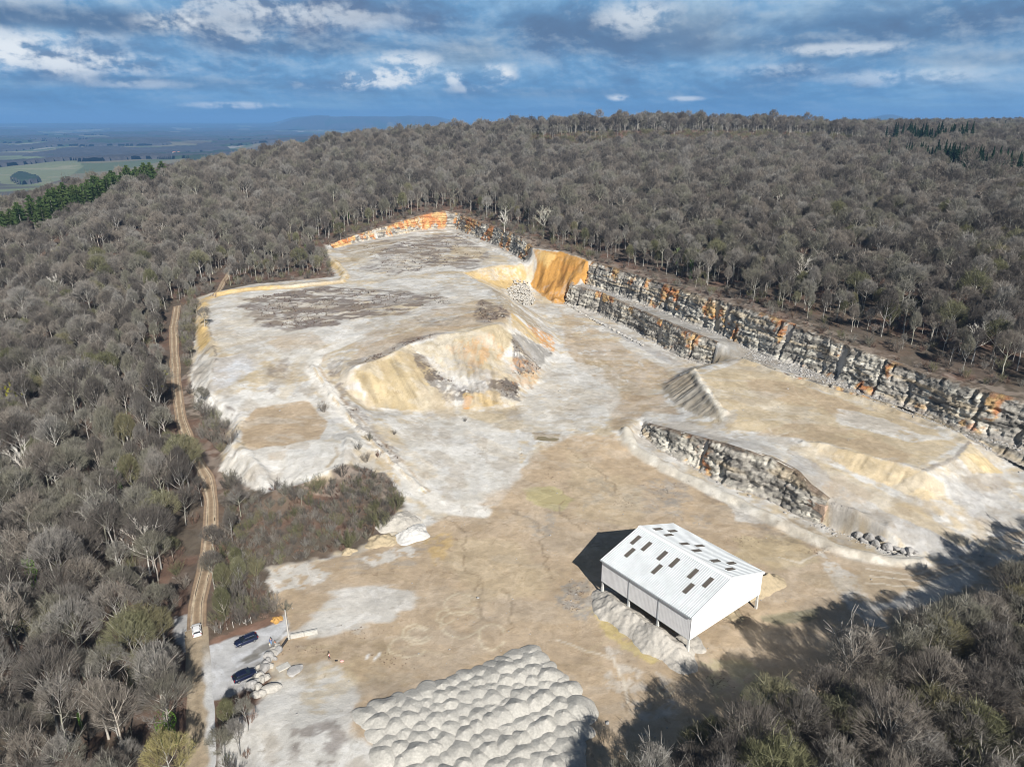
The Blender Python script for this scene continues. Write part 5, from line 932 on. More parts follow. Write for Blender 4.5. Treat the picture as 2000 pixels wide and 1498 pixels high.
# ------------------------------------------------------------ people
skinM = mat('skin', (.45, .28, .20), .6)[0]
def skin_obj(name, jn, ed, m, parent, sub=1):
    me = bpy.data.meshes.new(name); me.from_pydata([j[0] for j in jn], ed, []); o = link(name, me, m, parent)
    sk = o.modifiers.new('skin', 'SKIN'); sk.use_smooth_shade = True; o.modifiers.new('smooth', 'SUBSURF').levels = sub; o.modifiers['smooth'].render_levels = sub
    lay = me.skin_vertices[0] if me.skin_vertices else None
    if lay is None: return o
    for i, j in enumerate(jn): lay.data[i].radius = (j[1], j[1]*(j[2] if len(j) > 2 else 1)); lay.data[i].use_root = i == 0
    return o
def person(p, rz, s, top, bot, hairc, label, stride=.18, arm=.12):
    t = empty('person', p, rz, label, 'person', None); t.scale = (s, s, s)
    hipL, hipR = (0, .09, .93), (0, -.09, .93)
    J = [((0, 0, .97), .12, .8), ((0, 0, 1.15), .115, .8), ((0, 0, 1.36), .13, .75), ((0, 0, 1.48), .055), ((.01, 0, 1.56), .06), ((.02, 0, 1.64), .085, 1.0), ((.01, 0, 1.72), .06),
         (hipL, .085), ((stride*.6, .10, .5), .06), ((stride*.7-.04, .10, .10), .04), ((stride*.7+.12, .10, .04), .035), (hipR, .085), ((-stride*.3, -.10, .5), .06), ((-stride, -.10, .12), .04), ((-stride+.14, -.10, .04), .035),
         ((0, .19, 1.40), .06), ((-arm, .24, 1.13), .045), ((arm*.5, .25, .90), .032), ((arm*.6, .25, .82), .03), ((0, -.19, 1.40), .06), ((arm, -.24, 1.13), .045), ((arm*1.8, -.25, .90), .032), ((arm*2, -.25, .82), .03)]
    Ed = [(0, 1), (1, 2), (2, 3), (3, 4), (4, 5), (5, 6), (0, 7), (7, 8), (8, 9), (9, 10), (0, 11), (11, 12), (12, 13), (13, 14), (2, 15), (15, 16), (16, 17), (17, 18), (2, 19), (19, 20), (20, 21), (21, 22)]
    skin_obj('body', J, Ed, skinM, t)
    g = lambda i, f=1.22: (J[i][0], J[i][1]*f, *(J[i][2:]))
    skin_obj('jacket', [g(2, 1.18), g(1, 1.2), g(0, 1.12), g(15), g(16), g(17), g(19), g(20), g(21)], [(0, 1), (1, 2), (0, 3), (3, 4), (4, 5), (0, 6), (6, 7), (7, 8)], top, t)
    skin_obj('trousers', [g(0, 1.12), g(7), g(8), g(9), g(11), g(12), g(13)], [(0, 1), (1, 2), (2, 3), (0, 4), (4, 5), (5, 6)], bot, t)
    bm = bmesh.new(); bmesh.ops.create_icosphere(bm, subdivisions=2, radius=.118, matrix=Matrix.Translation((-.015, 0, 1.69))); bmesh.ops.delete(bm, geom=[v for v in bm.verts if v.co.x > .06 and v.co.z < 1.72 or v.co.z < 1.60], context='VERTS'); bmo('hair', bm, hairc, t, True)
    return t
cl = lambda n, c: mat(n, c, .85)[0]
hairM = cl('dark_hair', (.03, .022, .018)); fairM = cl('fair_hair', (.35, .24, .12))
pr_ = person(ground_at(644, 1290), R(200), 1.0, cl('red_white_jacket', (.55, .05, .04)), cl('navy_trousers', (.02, .025, .05)), hairM, 'walking person in a red and white jacket and dark trousers, alone on the yard')
bm = bmesh.new(); bmesh.ops.create_uvsphere(bm, u_segments=12, v_segments=8, radius=.2, matrix=Matrix.Translation((.0, 0, 1.16)) @ Matrix.Diagonal((.95, 1.02, 1.15, 1))); bmo('vest', bm, cl('white_vest', (.8, .79, .77)), pr_, True)
person(ground_at(530, 1260), R(-70), 1.0, cl('blue_jacket', (.07, .12, .30)), cl('pale_jeans', (.20, .32, .52)), hairM, 'standing person in a dark blue jacket and pale jeans by the block row')
person(ground_at(527.5, 1264), R(-40), .62, cl('pale_yellow_top', (.75, .78, .60)), cl('white_trousers', (.72, .72, .70)), fairM, 'child in pale yellow and white beside the person in jeans')
person(ground_at(538, 1262), R(30), .66, cl('orange_top', (.62, .16, .05)), cl('white_trousers', (.75, .74, .72)), hairM, 'child in an orange top and white trousers standing by the pale blocks', .1)
bm = bmesh.new(); bmesh.ops.create_uvsphere(bm, u_segments=14, v_segments=10, radius=.3, matrix=Matrix.Diagonal((1.3, 1, .55, 1))); o = bmo('bag', bm, cl('pink_cloth', (.75, .42, .40)), None, True); o.location = lift(ground_at(668, 1293), .12); tag(o, 'small pink and white bundle lying on the pale yard', 'bag')
bm = bmesh.new(); box(bm, -.3, .3, -.14, .14, 0, .26); bmesh.ops.bevel(bm, geom=bm.edges[:], offset=.08, segments=2, affect='EDGES'); o = bmo('bag', bm, cl('dark_cloth', (.03, .03, .035)), None, True); o.location = ground_at(657, 1291); tag(o, 'small dark bag on the ground between the walker and the pink bundle', 'bag')

# ------------------------------------------------------------ yard furniture
concM = stone_mat('old_concrete', colr=(.46, .45, .42), s1=2, s2=8, bump=.3, dist=.08); woodM = cl('weathered_wood', (.36, .33, .29)); postM = cl('pale_post', (.50, .48, .45))
p = ground_at(564, 1247); t = empty('mast', p, 0, 'tall pale vertical mast standing at the corner of the block border', 'mast')
bm = bmesh.new(); bmesh.ops.create_cone(bm, cap_ends=True, segments=12, radius1=.17, radius2=.10, depth=7.2, matrix=Matrix.Translation((0, 0, 3.5))); bmo('shaft', bm, postM, t, False)
bm = bmesh.new(); box(bm, -.4, .4, -.4, .4, -.1, .12); bmesh.ops.bevel(bm, geom=bm.edges[:], offset=.04, segments=1, affect='EDGES'); bmo('footing', bm, concM, t)
bm = bmesh.new(); bmesh.ops.create_cone(bm, cap_ends=True, segments=12, radius1=.13, radius2=.03, depth=.14, matrix=Matrix.Translation((0, 0, 7.16))); bmo('cap', bm, darkM, t)
def beam(name, u0, v0, u1, v1, w, h, m, label, cat, z=0., bev=.04):
    a, b = ground_at(u0, v0), ground_at(u1, v1); L_ = math.hypot(*(b-a)[:2]); rz = math.atan2(b[1]-a[1], b[0]-a[0]); bm = bmesh.new(); n_ = max(1, int(L_/2.2))
    for k in range(n_): box(bm, L_*k/n_+.02, L_*(k+1)/n_-.02, -w/2+rng.uniform(-.02, .02), w/2+rng.uniform(-.02, .02), -.25, h+rng.uniform(-.04, .04))
    bmesh.ops.bevel(bm, geom=bm.edges[:], offset=bev, segments=1, affect='EDGES'); o = bmo(name, bm, m); o.location = (a[0], a[1], min(a[2], b[2])+z+.05); o.rotation_euler.z = rz; return tag(o, label, cat)
beam('concrete_barrier', 568, 1249, 621, 1237, .55, .85, concM, 'long pale concrete barrier running right from the foot of the mast', 'barrier')
beam('steel_beam', 562, 1250, 539, 1280, .26, .5, darkM, 'dark narrow beam lying along the yard edge below the mast', 'beam')
beam('concrete_beam', 538, 1281, 529, 1293, .26, .4, concM, 'short pale beam continuing the dark one towards the blocks', 'beam')
beam('concrete_slab', 542, 1311, 566, 1299, 1.6, .12, concM, 'flat grey slab lying on the tan yard by the blocks', 'slab')
beam('concrete_slab', 475, 1219, 488, 1212, .6, .35, concM, 'pale slab on the brushy verge behind the fence posts', 'slab')
wf = empty('wooden_fence', ground_at(430, 1232), 0, 'row of thin pale fence posts at the edge of the brushy verge', 'fence'); w0 = Vector(wf.location)
for u, v in ((420,1236),(432,1233),(444,1229),(456,1226),(468,1222),(481,1222),(491,1217)):
    q = Vector(ground_at(u, v))-w0; bm = bmesh.new(); bmesh.ops.create_cone(bm, cap_ends=True, segments=7, radius1=.07, radius2=.06, depth=1.7, matrix=Matrix.Translation(q+Vector((0, 0, .7)))); bmo('post', bm, postM, wf)
# ------------------------------------------------------------ heaps of gravel
gravM = stone_mat('gravel', colr=(.45, .435, .40), s1=2.2, s2=9, bump=.55, dist=.14, speck=.42); chalkM = stone_mat('chalk', colr=(.54, .53, .51), s1=2, s2=7, bump=.4, dist=.12, speck=.15); sandM = stone_mat('sandy_gravel', colr=(.40, .33, .225), s1=2, s2=7, bump=.4, dist=.12, speck=.2); clayM = stone_mat('orange_clay', colr=(.46, .27, .09), s1=2, s2=7, bump=.4, dist=.12); greyG = stone_mat('grey_gravel', colr=(.44, .415, .375), s1=2, s2=8, bump=.5, dist=.12)
def mound_mesh(name, seed, r, h, sx=1, m=gravM, lump=.25, pw=1.15, ns=30, nr=12, rgh=.42):
    a = np.linspace(0, 2*math.pi, ns, endpoint=False); q = np.linspace(0, 1, nr)**.85; A_, Q_ = np.meshgrid(a, q); rr = r*(1+lump*(vn(np.cos(A_)*1.5+5, np.sin(A_)*1.5+5, seed)-.5)*2)*Q_
    X = np.cos(A_)*rr*sx; Y = np.sin(A_)*rr; Zm = h*(1-Q_**pw)*(1-.12*np.exp(-(Q_/.25)**2))+(fbm(X/.9+9, Y/.9, seed+3, 3)-.5)*rgh*sstep(0, .2, 1-Q_)-.25*sstep(.85, 1, Q_)
    idx = np.arange(ns*nr).reshape(nr, ns); f = np.stack([idx[:-1], np.roll(idx[:-1], -1, 1), np.roll(idx[1:], -1, 1), idx[1:]], -1).reshape(-1, 4)
    me = raw_mesh(name, np.stack([X, Y, Zm], -1).reshape(-1, 3), f); me.materials.append(m); return me
HP = [mound_mesh('gravel_heap', 300+k, 3.05, 1.45, 1, gravM, .2, .95, rgh=.16) for k in range(7)]
e1 = np.array((33, 19.2))/38.18; e2 = np.array((.503, -.864)); org = np.array((-27.0, 98.8))
nh = 0
for r_ in range(13):
    for c_ in range(13):
        x = .6+c_*2.85+(1.4 if r_ % 2 else 0)+rng.uniform(-.5, .5); y = 1.8+r_*2.3+rng.uniform(-.35, .35)+(.9 if r_ >= 6 else 0)+(.9 if r_ >= 8 else 0)
        if x > 36.0-max(0, y-19)*1.1: continue
        q = org+e1*x+e2*y; gz = float(hz_(*q)); uu, vv_, ff = project(np.array([[q[0], q[1], 1.0]]))
        if vv_[0] > 1640: continue
        o = bpy.data.objects.new('gravel_heap', HP[rng.integers(7)]); col.objects.link(o); s_ = rng.uniform(.78, 1.18)*(1.05 if r_ in (5, 7) else 1); o.location = (q[0], q[1], gz-.05+(.35 if 0 < r_ and 0 < c_ < 12 else 0)); o.scale = (s_, s_*rng.uniform(.9, 1.05), s_*rng.uniform(.65, 1.0)*(1.25 if r_ in (5, 7) else 1)); o.rotation_euler.z = rng.uniform(0, 6.28); nh += 1
        lb = 'pale gravel heap in the far edge row of the tipped stockpile' if r_ == 0 else 'pale gravel heap at the right-hand side of the tipped stockpile' if x > 34 else 'pale gravel heap at the left-hand side of the tipped stockpile' if c_ == 0 else 'pale gravel heap surrounded by others within the tipped stockpile'
        tag(o, lb, 'gravel heap', 'heaps '+lb.split('heap ')[1])
print('HEAPS', nh)
def pile(name, u, v, r, h, sx, rz, m, label, seed, cat='heap', pw=1.15):
    o = link(name, mound_mesh(name, seed, r, h, sx, m, .42, pw, 64, 28, rgh=.9)); o.location = lift(ground_at(u, v), -.1); o.rotation_euler.z = rz; return tag(o, label, cat)
pile('chalk_heap', 803, 1046, 4.2, 2.2, 1.2, .5, chalkM, 'bright white chalk heap at the foot of the haul road', 401); pile('chalk_heap', 775, 1022, 4.5, 2.6, 1.3, .8, greyG, 'grey-white heap behind the bright chalk heap', 402)
pile('clay_heap', 745, 1056, 3.4, 1.6, 1.3, .2, sandM, 'low cream and yellow heap left of the bright chalk heap', 403); pile('sand_heap', 681, 1079, 1.7, 1.0, 1.2, .2, sandM, 'small cream heap at the edge of the scrub', 404); pile('clay_heap', 541, 1210, 1.4, .8, 1.2, .2, clayM, 'small orange clay heap beside the mast', 405)
hm = hall.matrix_world if False else Matrix.Translation(hall.location) @ Matrix.Rotation(hall.rotation_euler.z, 4, 'Z')
def hall_pile(name, x, y, r, h, sx, m, label, seed, pw=1.2, rz=None):
    w = hm @ Vector((x, y, 0)); o = link(name, mound_mesh(name, seed, r, h, sx, m, .2, pw, 56, 22)); o.location = (w.x, w.y, float(hz_(w.x, w.y))-.1); o.rotation_euler.z = (hall.rotation_euler.z+R(90)) if rz is None else rz; return tag(o, label, 'heap')
def bank(name, pl, w, h, m, label, seed, cat='heap'):
    """a ridge of loose gravel along a line given in the hall's own axes: (x, y, height factor)"""
    P_ = [hm @ Vector((x, y, 0)) for x, y, _ in pl]; L_ = [(p.x, p.y) for p in P_]; x0, x1 = min(p[0] for p in L_)-w, max(p[0] for p in L_)+w; y0, y1 = min(p[1] for p in L_)-w, max(p[1] for p in L_)+w
    X, Y = np.meshgrid(np.arange(x0, x1, .22), np.arange(y0, y1, .22)); d, al = segdist(X, Y, L_); cum = np.r_[0, np.cumsum([math.dist(L_[i], L_[i+1]) for i in range(len(L_)-1)])]; f = np.interp(al, cum, [q[2] for q in pl])
    wv = w*(.62+.38*f)*(.8+.45*fbm(X/2.6, Y/2.6, seed, 3)); q = np.clip(1-d/wv, 0, 1); Hb = h*f*q**.85*(.75+.5*fbm(X/2.2, Y/2.2, seed+1, 3))+(fbm(X/.7, Y/.7, seed+2, 3)-.5)*.5*np.minimum(1, q*4)-.12
    k = (q > 0); kf = (k[:-1, :-1] | k[1:, 1:] | k[1:, :-1] | k[:-1, 1:]).ravel(); Z_ = hz_(X, Y)+np.where(k, Hb, -.3); me = grid_mesh(name, X, Y, Z_, None, kf); return tag(link(name, me, m), label, cat)
bank('gravel_bank', [(.4, 23.2, .5), (-1.3, 19, 1), (-1.5, 12, .85), (-1.8, 6, 1.05), (-1.4, 1.6, .9), (-2.6, -.6, .35)], 4.3, 3.0, greyG, 'long rough gravel bank lying along the open left side of the hall', 431, 'gravel bank')
bank('sand_heap', [(25.6, 5.5, .7), (28.6, 5.2, 1.1), (30.4, 4.6, .7), (33.2, 4.0, .85), (35, 3.2, .4)], 3.9, 3.6, sandM, 'double-humped sandy heap just right of the hall', 441)
hall_pile('sand_heap', 18, 6, 3.6, .7, 1.8, sandM, 'low pale sand bank on the floor inside the hall', 416)
hall_pile('gravel_heap', 3.5, 2.5, 2.8, .8, 1.6, greyG, 'thin dark gravel spread inside the near corner of the hall', 417)
sawnM = stone_mat('sawn_rock', colr=(.36, .27, .21), s1=1, s2=3, bump=.5, dist=.2, speck=.5); sawnY = stone_mat('sawn_yellow_rock', colr=(.42, .33, .17), s1=1, s2=3, bump=.5, dist=.2, speck=.4)
def block(u0, v0, u1, v1, w, h, m, label):
    a, b = ground_at(u0, v0), ground_at(u1, v1); L_ = math.hypot(*(b-a)[:2]); bm = bmesh.new(); box(bm, 0, L_, 0, w, -.6, h); bmesh.ops.subdivide_edges(bm, edges=bm.edges[:], cuts=5, use_grid_fill=True)
    for v in bm.verts: v.co += Vector((mnoise.noise(v.co*.9), mnoise.noise(v.co*.9+Vector((9, 0, 0))), mnoise.noise(v.co*.9+Vector((0, 9, 0)))))*.28
    o = bmo('rock_block', bm, m); o.location = (a[0], a[1], min(a[2], b[2])); o.rotation_euler.z = math.atan2(b[1]-a[1], b[0]-a[0]); return tag(o, label, 'rock block')
block(1566, 1003, 1606, 1022, 4.5, 4.6, sawnM, 'big squared reddish rock block with a sawn face in the small cut'); block(1437, 948, 1463, 957, 1.6, 1.7, sawnY, 'yellow sawn block at the foot of the small cut, left one'); block(1466, 958, 1492, 966, 1.4, 1.2, sawnY, 'lower yellow sawn block right of the first one at the foot of the small cut')
# ------------------------------------------------------------ tracks
trackM = stone_mat('track_mud', True, bump=.5, dist=.15, speck=.3)
def road(name, P_, wd, prof, step=.4, zo=.10, seed=0):
    P3 = np.array([(p[0], p[1], 0) for p in P_]); s, c, _ = resample(P3, step)
    for _ in range(10): c[1:-1] = (c[:-2]+c[1:-1]*2+c[2:])/4
    d = np.gradient(c[:, :2], axis=0); d /= np.linalg.norm(d, axis=1)[:, None]; n = np.stack([-d[:, 1], d[:, 0]], 1); t = np.linspace(-1, 1, 17); Wv = wd*(1+.18*(vn(s/6, s*0, seed)-.5))
    X = c[:, 0][:, None]+n[:, 0][:, None]*t*Wv[:, None]; Y = c[:, 1][:, None]+n[:, 1][:, None]*t*Wv[:, None]; Zr = hz_(X, Y); Zr = blur(Zr, 1.2)+zo-.3*sstep(.82, 1, np.abs(t))[None]
    T_ = np.broadcast_to(t, X.shape); S_ = np.broadcast_to(s[:, None], X.shape); cc, dz_ = prof(T_+(vn(S_/7, T_*0, seed+1)-.5)*.12, S_, X, Y); me = grid_mesh(name, X, Y, Zr+dz_, np.clip(cc, .02, .9)); o = link(name, me, trackM); return tag(o, kind='structure')
def two_ruts(t, s, X, Y):
    rut = np.exp(-((np.abs(t)-.42)/.13)**2)[..., None]; mid = np.exp(-(t/.2)**2)[..., None]; c = np.array((.30, .22, .15))*(1-rut)+np.array((.50, .42, .31))*rut; c = c*(1-.35*mid)+np.array((.15, .12, .08))*.35*mid
    e = np.exp(-((np.abs(t)-.62)/.07)**2)[..., None]; c = c*(1-.6*e)+np.array((.14, .10, .08))*.6*e; c = c*(.8+.4*fbm(X/1.5, Y/1.5, 7, 3))[..., None]; sh = sstep(.8, 1, np.abs(t))[..., None]; c = c*(1-sh)+np.array((.16, .11, .08))*sh; return c, -.12*rut[..., 0]
def lane(t, s, X, Y):
    c = np.zeros(X.shape+(3,)); c[:] = (.33, .27, .195); k = sstep(.15, .5, t+(fbm(X/2, Y/2, 9, 3)-.5)*.5)[..., None]*sstep(4, 14, s)[..., None]; c = c*(1-k)+np.array((.47, .47, .47))*k; k = (np.exp(-((t+.2)/.18)**2)*.4)[..., None]; c = c*(1-k)+np.array((.24, .19, .13))*k
    c = c*(.75+.5*fbm(X/1.2, Y/1.2, 17, 3))[..., None]; sh = sstep(.86, 1, np.abs(t))[..., None]; c = c*(1-sh)+np.array((.15, .11, .085))*sh; return c, 0*t
road('dirt_track', LANE[:12], 2.1, two_ruts, seed=3); road('lane', LANE[11:], 2.7, lane, zo=.07, seed=5); road('forest_track', TRACK, 1.7, two_ruts, seed=8)
# standing water
watM = mat('muddy_water', (.24, .20, .12), .12, 0, .4)[0]; watG = mat('green_water', (.12, .125, .075), .1, 0, .5)[0]
def puddle(uv, m, dz_=.03):
    P_ = uvw(uv); x = np.mean([p[0] for p in P_]); y = np.mean([p[1] for p in P_]); a = np.linspace(0, 6.283, 40, endpoint=False); rx = (max(p[0] for p in P_)-min(p[0] for p in P_))/2; ry = (max(p[1] for p in P_)-min(p[1] for p in P_))/2
    w = 1+.35*(vn(np.cos(a)*2+7, np.sin(a)*2+x, 5)-.5); X = x+np.cos(a)*rx*w; Y = y+np.sin(a)*ry*w; z = float(np.mean(hz_(X, Y)))+dz_; me = bpy.data.meshes.new('puddle'); me.from_pydata([(X[i], Y[i], z) for i in range(40)], [], [tuple(range(40))]); tag(link('puddle', me, m), kind='structure')
puddle([(1046,850),(1096,852),(1090,861),(1050,860)], watM, -.02); puddle([(1040,962),(1095,959),(1102,980),(1052,986)], mat('yellow_water', (.42, .36, .20), .2, 0, .4)[0], .0)
# ------------------------------------------------------------ scrub
def shrub(x, y, sc, k, label, group):
    o = bpy.data.objects.new('bare_shrub', SH[k]); col.objects.link(o); o.location = (x, y, float(hz_(x, y))); o.rotation_euler.z = rng.uniform(0, 6.28); o.scale = (sc, sc, sc*rng.uniform(.85, 1.15)); return tag(o, label, 'shrub', group)
for u, v, s_, k, lb in ((633,805,1.0,1,'round dark shrub between the haul road and the lower pad'), (770,850,.6,0,'small bare shrub on the gravel fan right of the haul road'), (908,824,.5,0,'tiny bare shrub on the gravel fan below the fill face'), (700,880,.9,0,'shrub on the bank right of the lower pad'), (722,862,.8,0,'bare shrub beside the haul road, above the bank'), (715,905,.8,1,'shrub at the foot of the haul road bank'), (740,895,.7,2,'reddish shrub beside the haul road'),
                        (418,865,1.5,1,'big grey shrub at the left end of the lower pad'), (450,870,1.3,1,'second big grey shrub touching the lower pad'), (398,850,1.2,0,'grey shrub between the dirt track and the lower pad'), (560,1195,.8,0,'thin bare shrub behind the orange clay heap'), (520,1200,.9,1,'bare shrub left of the orange clay heap')):
    p = ground_at(u, v); shrub(p[0], p[1], s_, k, lb, None)
SX = np.array([p for p in SCRUB]); q = []
gxs, gys = np.meshgrid(np.arange(SX[:, 0].min(), SX[:, 0].max(), 1.35), np.arange(SX[:, 1].min(), SX[:, 1].max(), 1.35)); gxs = gxs.ravel()+rng.uniform(-.9, .9, gxs.size); gys = gys.ravel()+rng.uniform(-.9, .9, gys.size)
k = inside(gxs, gys, SCRUB) & (segdist(gxs, gys, LANE)[0] > 3.4) & (segdist(gxs, gys, QP, True)[0]*np.where(inside(gxs, gys, QP), -1, 1) > .4) & (np.where(inside(gxs, gys, PKP), -1, segdist(gxs, gys, PKP, True)[0]) > 2.2); gxs, gys = gxs[k], gys[k]
island = inside(gxs, gys, uvw([(450,980),(530,985),(620,968),(700,925),(770,930),(785,975),(750,1030),(640,1080),(520,1110),(440,1090)]))
dens = vn(gxs/9, gys/9, 77); k = rng.uniform(0, 1, len(gxs)) < np.where(island, .9, .2+.6*dens); gxs, gys, island = gxs[k], gys[k], island[k]
n_i = len(gxs); sz_ = np.where(island, rng.uniform(.35, .8, n_i), rng.uniform(.4, 1.25, n_i)); sel = np.argsort(-sz_)[:150]; mk = np.zeros(n_i, bool); mk[sel] = True
kinds = np.where(island, rng.choice([0, 2, 3, 4, 1], n_i, p=[.48, .14, .10, .12, .16]), rng.choice([0, 1, 2, 3, 4], n_i, p=[.3, .3, .12, .18, .1]))
kt = ['bare grey shrub', 'tall bare grey shrub', 'bare reddish shrub', 'mossy olive shrub', 'low reddish bramble']; shp = {}
for i in np.where(mk)[0]:
    lb = kt[kinds[i]]+(' in the scrub hollow between the lower pad and the yard' if island[i] else ' on the strip between the dirt track and the quarry'); o = shrub(gxs[i], gys[i], sz_[i], int(kinds[i]), lb, kt[kinds[i]]+('s in the scrub hollow' if island[i] else 's beside the track')); shp.setdefault(int(kinds[i]), o)
for j in range(5):
    if j not in shp: shp[j] = shrub(-62+j, 150, .8, j, kt[j]+' on the strip between the dirt track and the quarry', kt[j]+'s beside the track')
# trees standing in the strip
for u, v, s_, k_ in ((470,1150,.6,4),(440,1170,.65,4),(420,1090,.55,6),(455,1060,.6,0),(395,990,.5,1),(440,1215,.62,4),(400,800,.5,6),(375,700,.5,0),(470,1010,.5,3),(590,990,.35,0),(420,1150,.6,6),(450,1440,.55,4),(470,1480,.5,0),(440,1500,.5,6),(485,1430,.4,1),(400,640,.55,2),(385,620,.5,3),(465,1120,.5,4)):
    lone('bare_tree', u, v, s_, TR[{4: 9, 0: 8}.get(k_, k_)], 'small bare tree on the narrow strip between the dirt track and the quarry' if v < 1300 else 'small bare tree between the lane and the white spoil at the bottom', (), 'tree', 'small trees beside the track' if v < 1300 else 'small trees beside the lane')
# undergrowth: scrub that cannot be counted
ux = list(gxs[~mk]); uy = list(gys[~mk]); us = list(sz_[~mk]*.9); uk = list(kinds[~mk])
n0 = 26000; X = rng.uniform(-190, 260, n0); Y = rng.uniform(40, 640, n0); d_, _ = segdist(X, Y, QP, True); inn = inside(X, Y, QP); vis = project(np.stack([X, Y, 20+0*X], 1)); k = (~inn) & (d_ > .8) & (d_ < 60) & (segdist(X, Y, LANE)[0] > 3.6) & (segdist(X, Y, TRACK)[0] > 2.5) & (np.where(inside(X, Y, PKP), -1, segdist(X, Y, PKP, True)[0]) > 2) & ~inside(X, Y, SCRUB) & (vis[0] > -60) & (vis[0] < 2060) & (vis[1] < 1700)
k &= rng.uniform(0, 1, n0) < np.where(d_ < 14, .85, .5)*(.35+.9*vn(X/11, Y/11, 78)); X, Y, d_ = X[k], Y[k], d_[k]; ux += list(X); uy += list(Y); us += list(np.where(d_ < 14, rng.uniform(.4, 1.05, len(X)), rng.uniform(.4, 1.1, len(X)))); uk += list(rng.choice([0, 1, 2, 3, 4], len(X), p=[.3, .12, .2, .13, .25]))
for cu, cv, ru, rv, n_ in ((1300,960,30,14,60), (1220,985,22,14,40), (1130,1160,26,16,70), (1120,1185,20,10,40), (1080,935,30,8,30), (1330,945,16,8,30), (1440,1060,40,10,40), (1600,1075,40,8,40), (1400,1330,34,12,50), (700,1235,60,10,30), (600,1270,60,14,40), (760,1290,50,16,40), (1010,890,20,5,20)):
    for _ in range(n_):
        p = at(cu+rng.normal(0, ru*.5), cv+rng.normal(0, rv*.5), 0); ux.append(p[0]); uy.append(p[1]); us.append(rng.uniform(.05, .16)); uk.append(4)
# brown weeds over the upper plateau and along the toes
for poly, n_ in (([(470,605),(500,580),(640,562),(850,578),(880,592),(700,620),(560,650)], 900), ([(700,482),(900,458),(955,500),(860,525),(760,535)], 700), ([(940,590),(990,605),(990,625),(930,632)], 160), ([(690,712),(800,668),(870,650),(800,674),(740,702)], 120), ([(648,748),(720,825),(780,900),(700,845)], 60), ([(820,700),(900,760),(1010,755),(1015,780),(900,790)], 160), ([(1000,655),(1080,690),(1040,740),(1000,730)], 120)):
    p = in_poly_pts(uvw(poly), n_*2); kk = fbm(p[:, 0]/8, p[:, 1]/16, 57, 3) > .47; p = p[kk][:n_]; ux += list(p[:, 0]); uy += list(p[:, 1]); us += list(rng.uniform(.10, .3, len(p))); uk += list(rng.choice([4, 2, 0], len(p), p=[.6, .2, .2]))
X = rng.uniform(10, 430, 2600); Y = rng.uniform(846, 925, 2600); ux += list(X); uy += list(Y); us += list(rng.uniform(.8, 1.7, 2600)); uk += list(rng.choice([2, 0, 2, 3], 2600))
ux, uy, us, uk = map(np.array, (ux, uy, us, uk)); print('UNDER', len(ux))
scatter('undergrowth', np.stack([ux, uy, hz_(ux, uy)], 1), rng.uniform(0, 6.28, len(ux)), us, 4-uk, [[shp[j]] for j in range(5)], 'tangled bare brush and brambles along the wood edge and on the old plateau', 'undergrowth')
# ------------------------------------------------------------ evergreens
def row(P_, n, meshes, sc, label, group, name, jit=4):
    P3 = [(p[0], p[1], 0) for p in P_]; s, c, _ = resample(P3, .5)
    for k in range(n):
        q = c[rng.integers(len(c))]; x, y = q[0]+rng.normal(0, jit), q[1]+rng.normal(0, jit*1.6); tree(name, (x, y, float(hz_(x, y))), rng.uniform(0, 6.28), sc*rng.uniform(.8, 1.2), meshes[k % len(meshes)], label, 'conifer', group)
row(EVG[0][0], 130, PINE, 1.6, 'green pine in the band of pines down the left flank of the hill', 'pines on the left flank', 'pine_tree', 5)
row(EVG[1][0], 80, SPR, 1.25, 'dark spruce in the lower row at the far right', 'spruces of the lower right row', 'spruce_tree', 6); row(EVG[2][0], 70, SPR, 1.4, 'dark spruce in the stand on the far right ridge', 'spruces on the far right ridge', 'spruce_tree', 10); row(EVG[3][0], 8, SPR, 1.3, 'dark spruce in the small clump at the upper right', 'spruces of the upper right clump', 'spruce_tree', 8)
for u, v, lb in ((1585,296,'lone dark spruce in the clearing, the larger of two'), (1603,294,'smaller lone dark spruce right of its larger neighbour'), (1698,291,'lone spruce in the middle of the right clearing'), (1680,333,'dark spruce poking out of the bare canopy below the clearing'), (1868,300,'single spruce above the lower right row')): lone_top('spruce_tree', u, v, 12, .95, SPR[0], lb, (), 'conifer')
# far mast on the ridge
p = ground_at(1387, 246); t = empty('radio_mast', (p[0], p[1], p[2]), 0, 'thin radio mast showing above the trees on the crest', 'mast'); bm = bmesh.new(); bmesh.ops.create_cone(bm, cap_ends=True, segments=8, radius1=.5, radius2=.2, depth=34, matrix=Matrix.Translation((0, 0, 17))); bmo('shaft', bm, whiteM, t); bm = bmesh.new(); bmesh.ops.create_cone(bm, cap_ends=True, segments=8, radius1=.8, radius2=.8, depth=2.2, matrix=Matrix.Translation((0, 0, 31))); bmo('antenna', bm, whiteM, t)

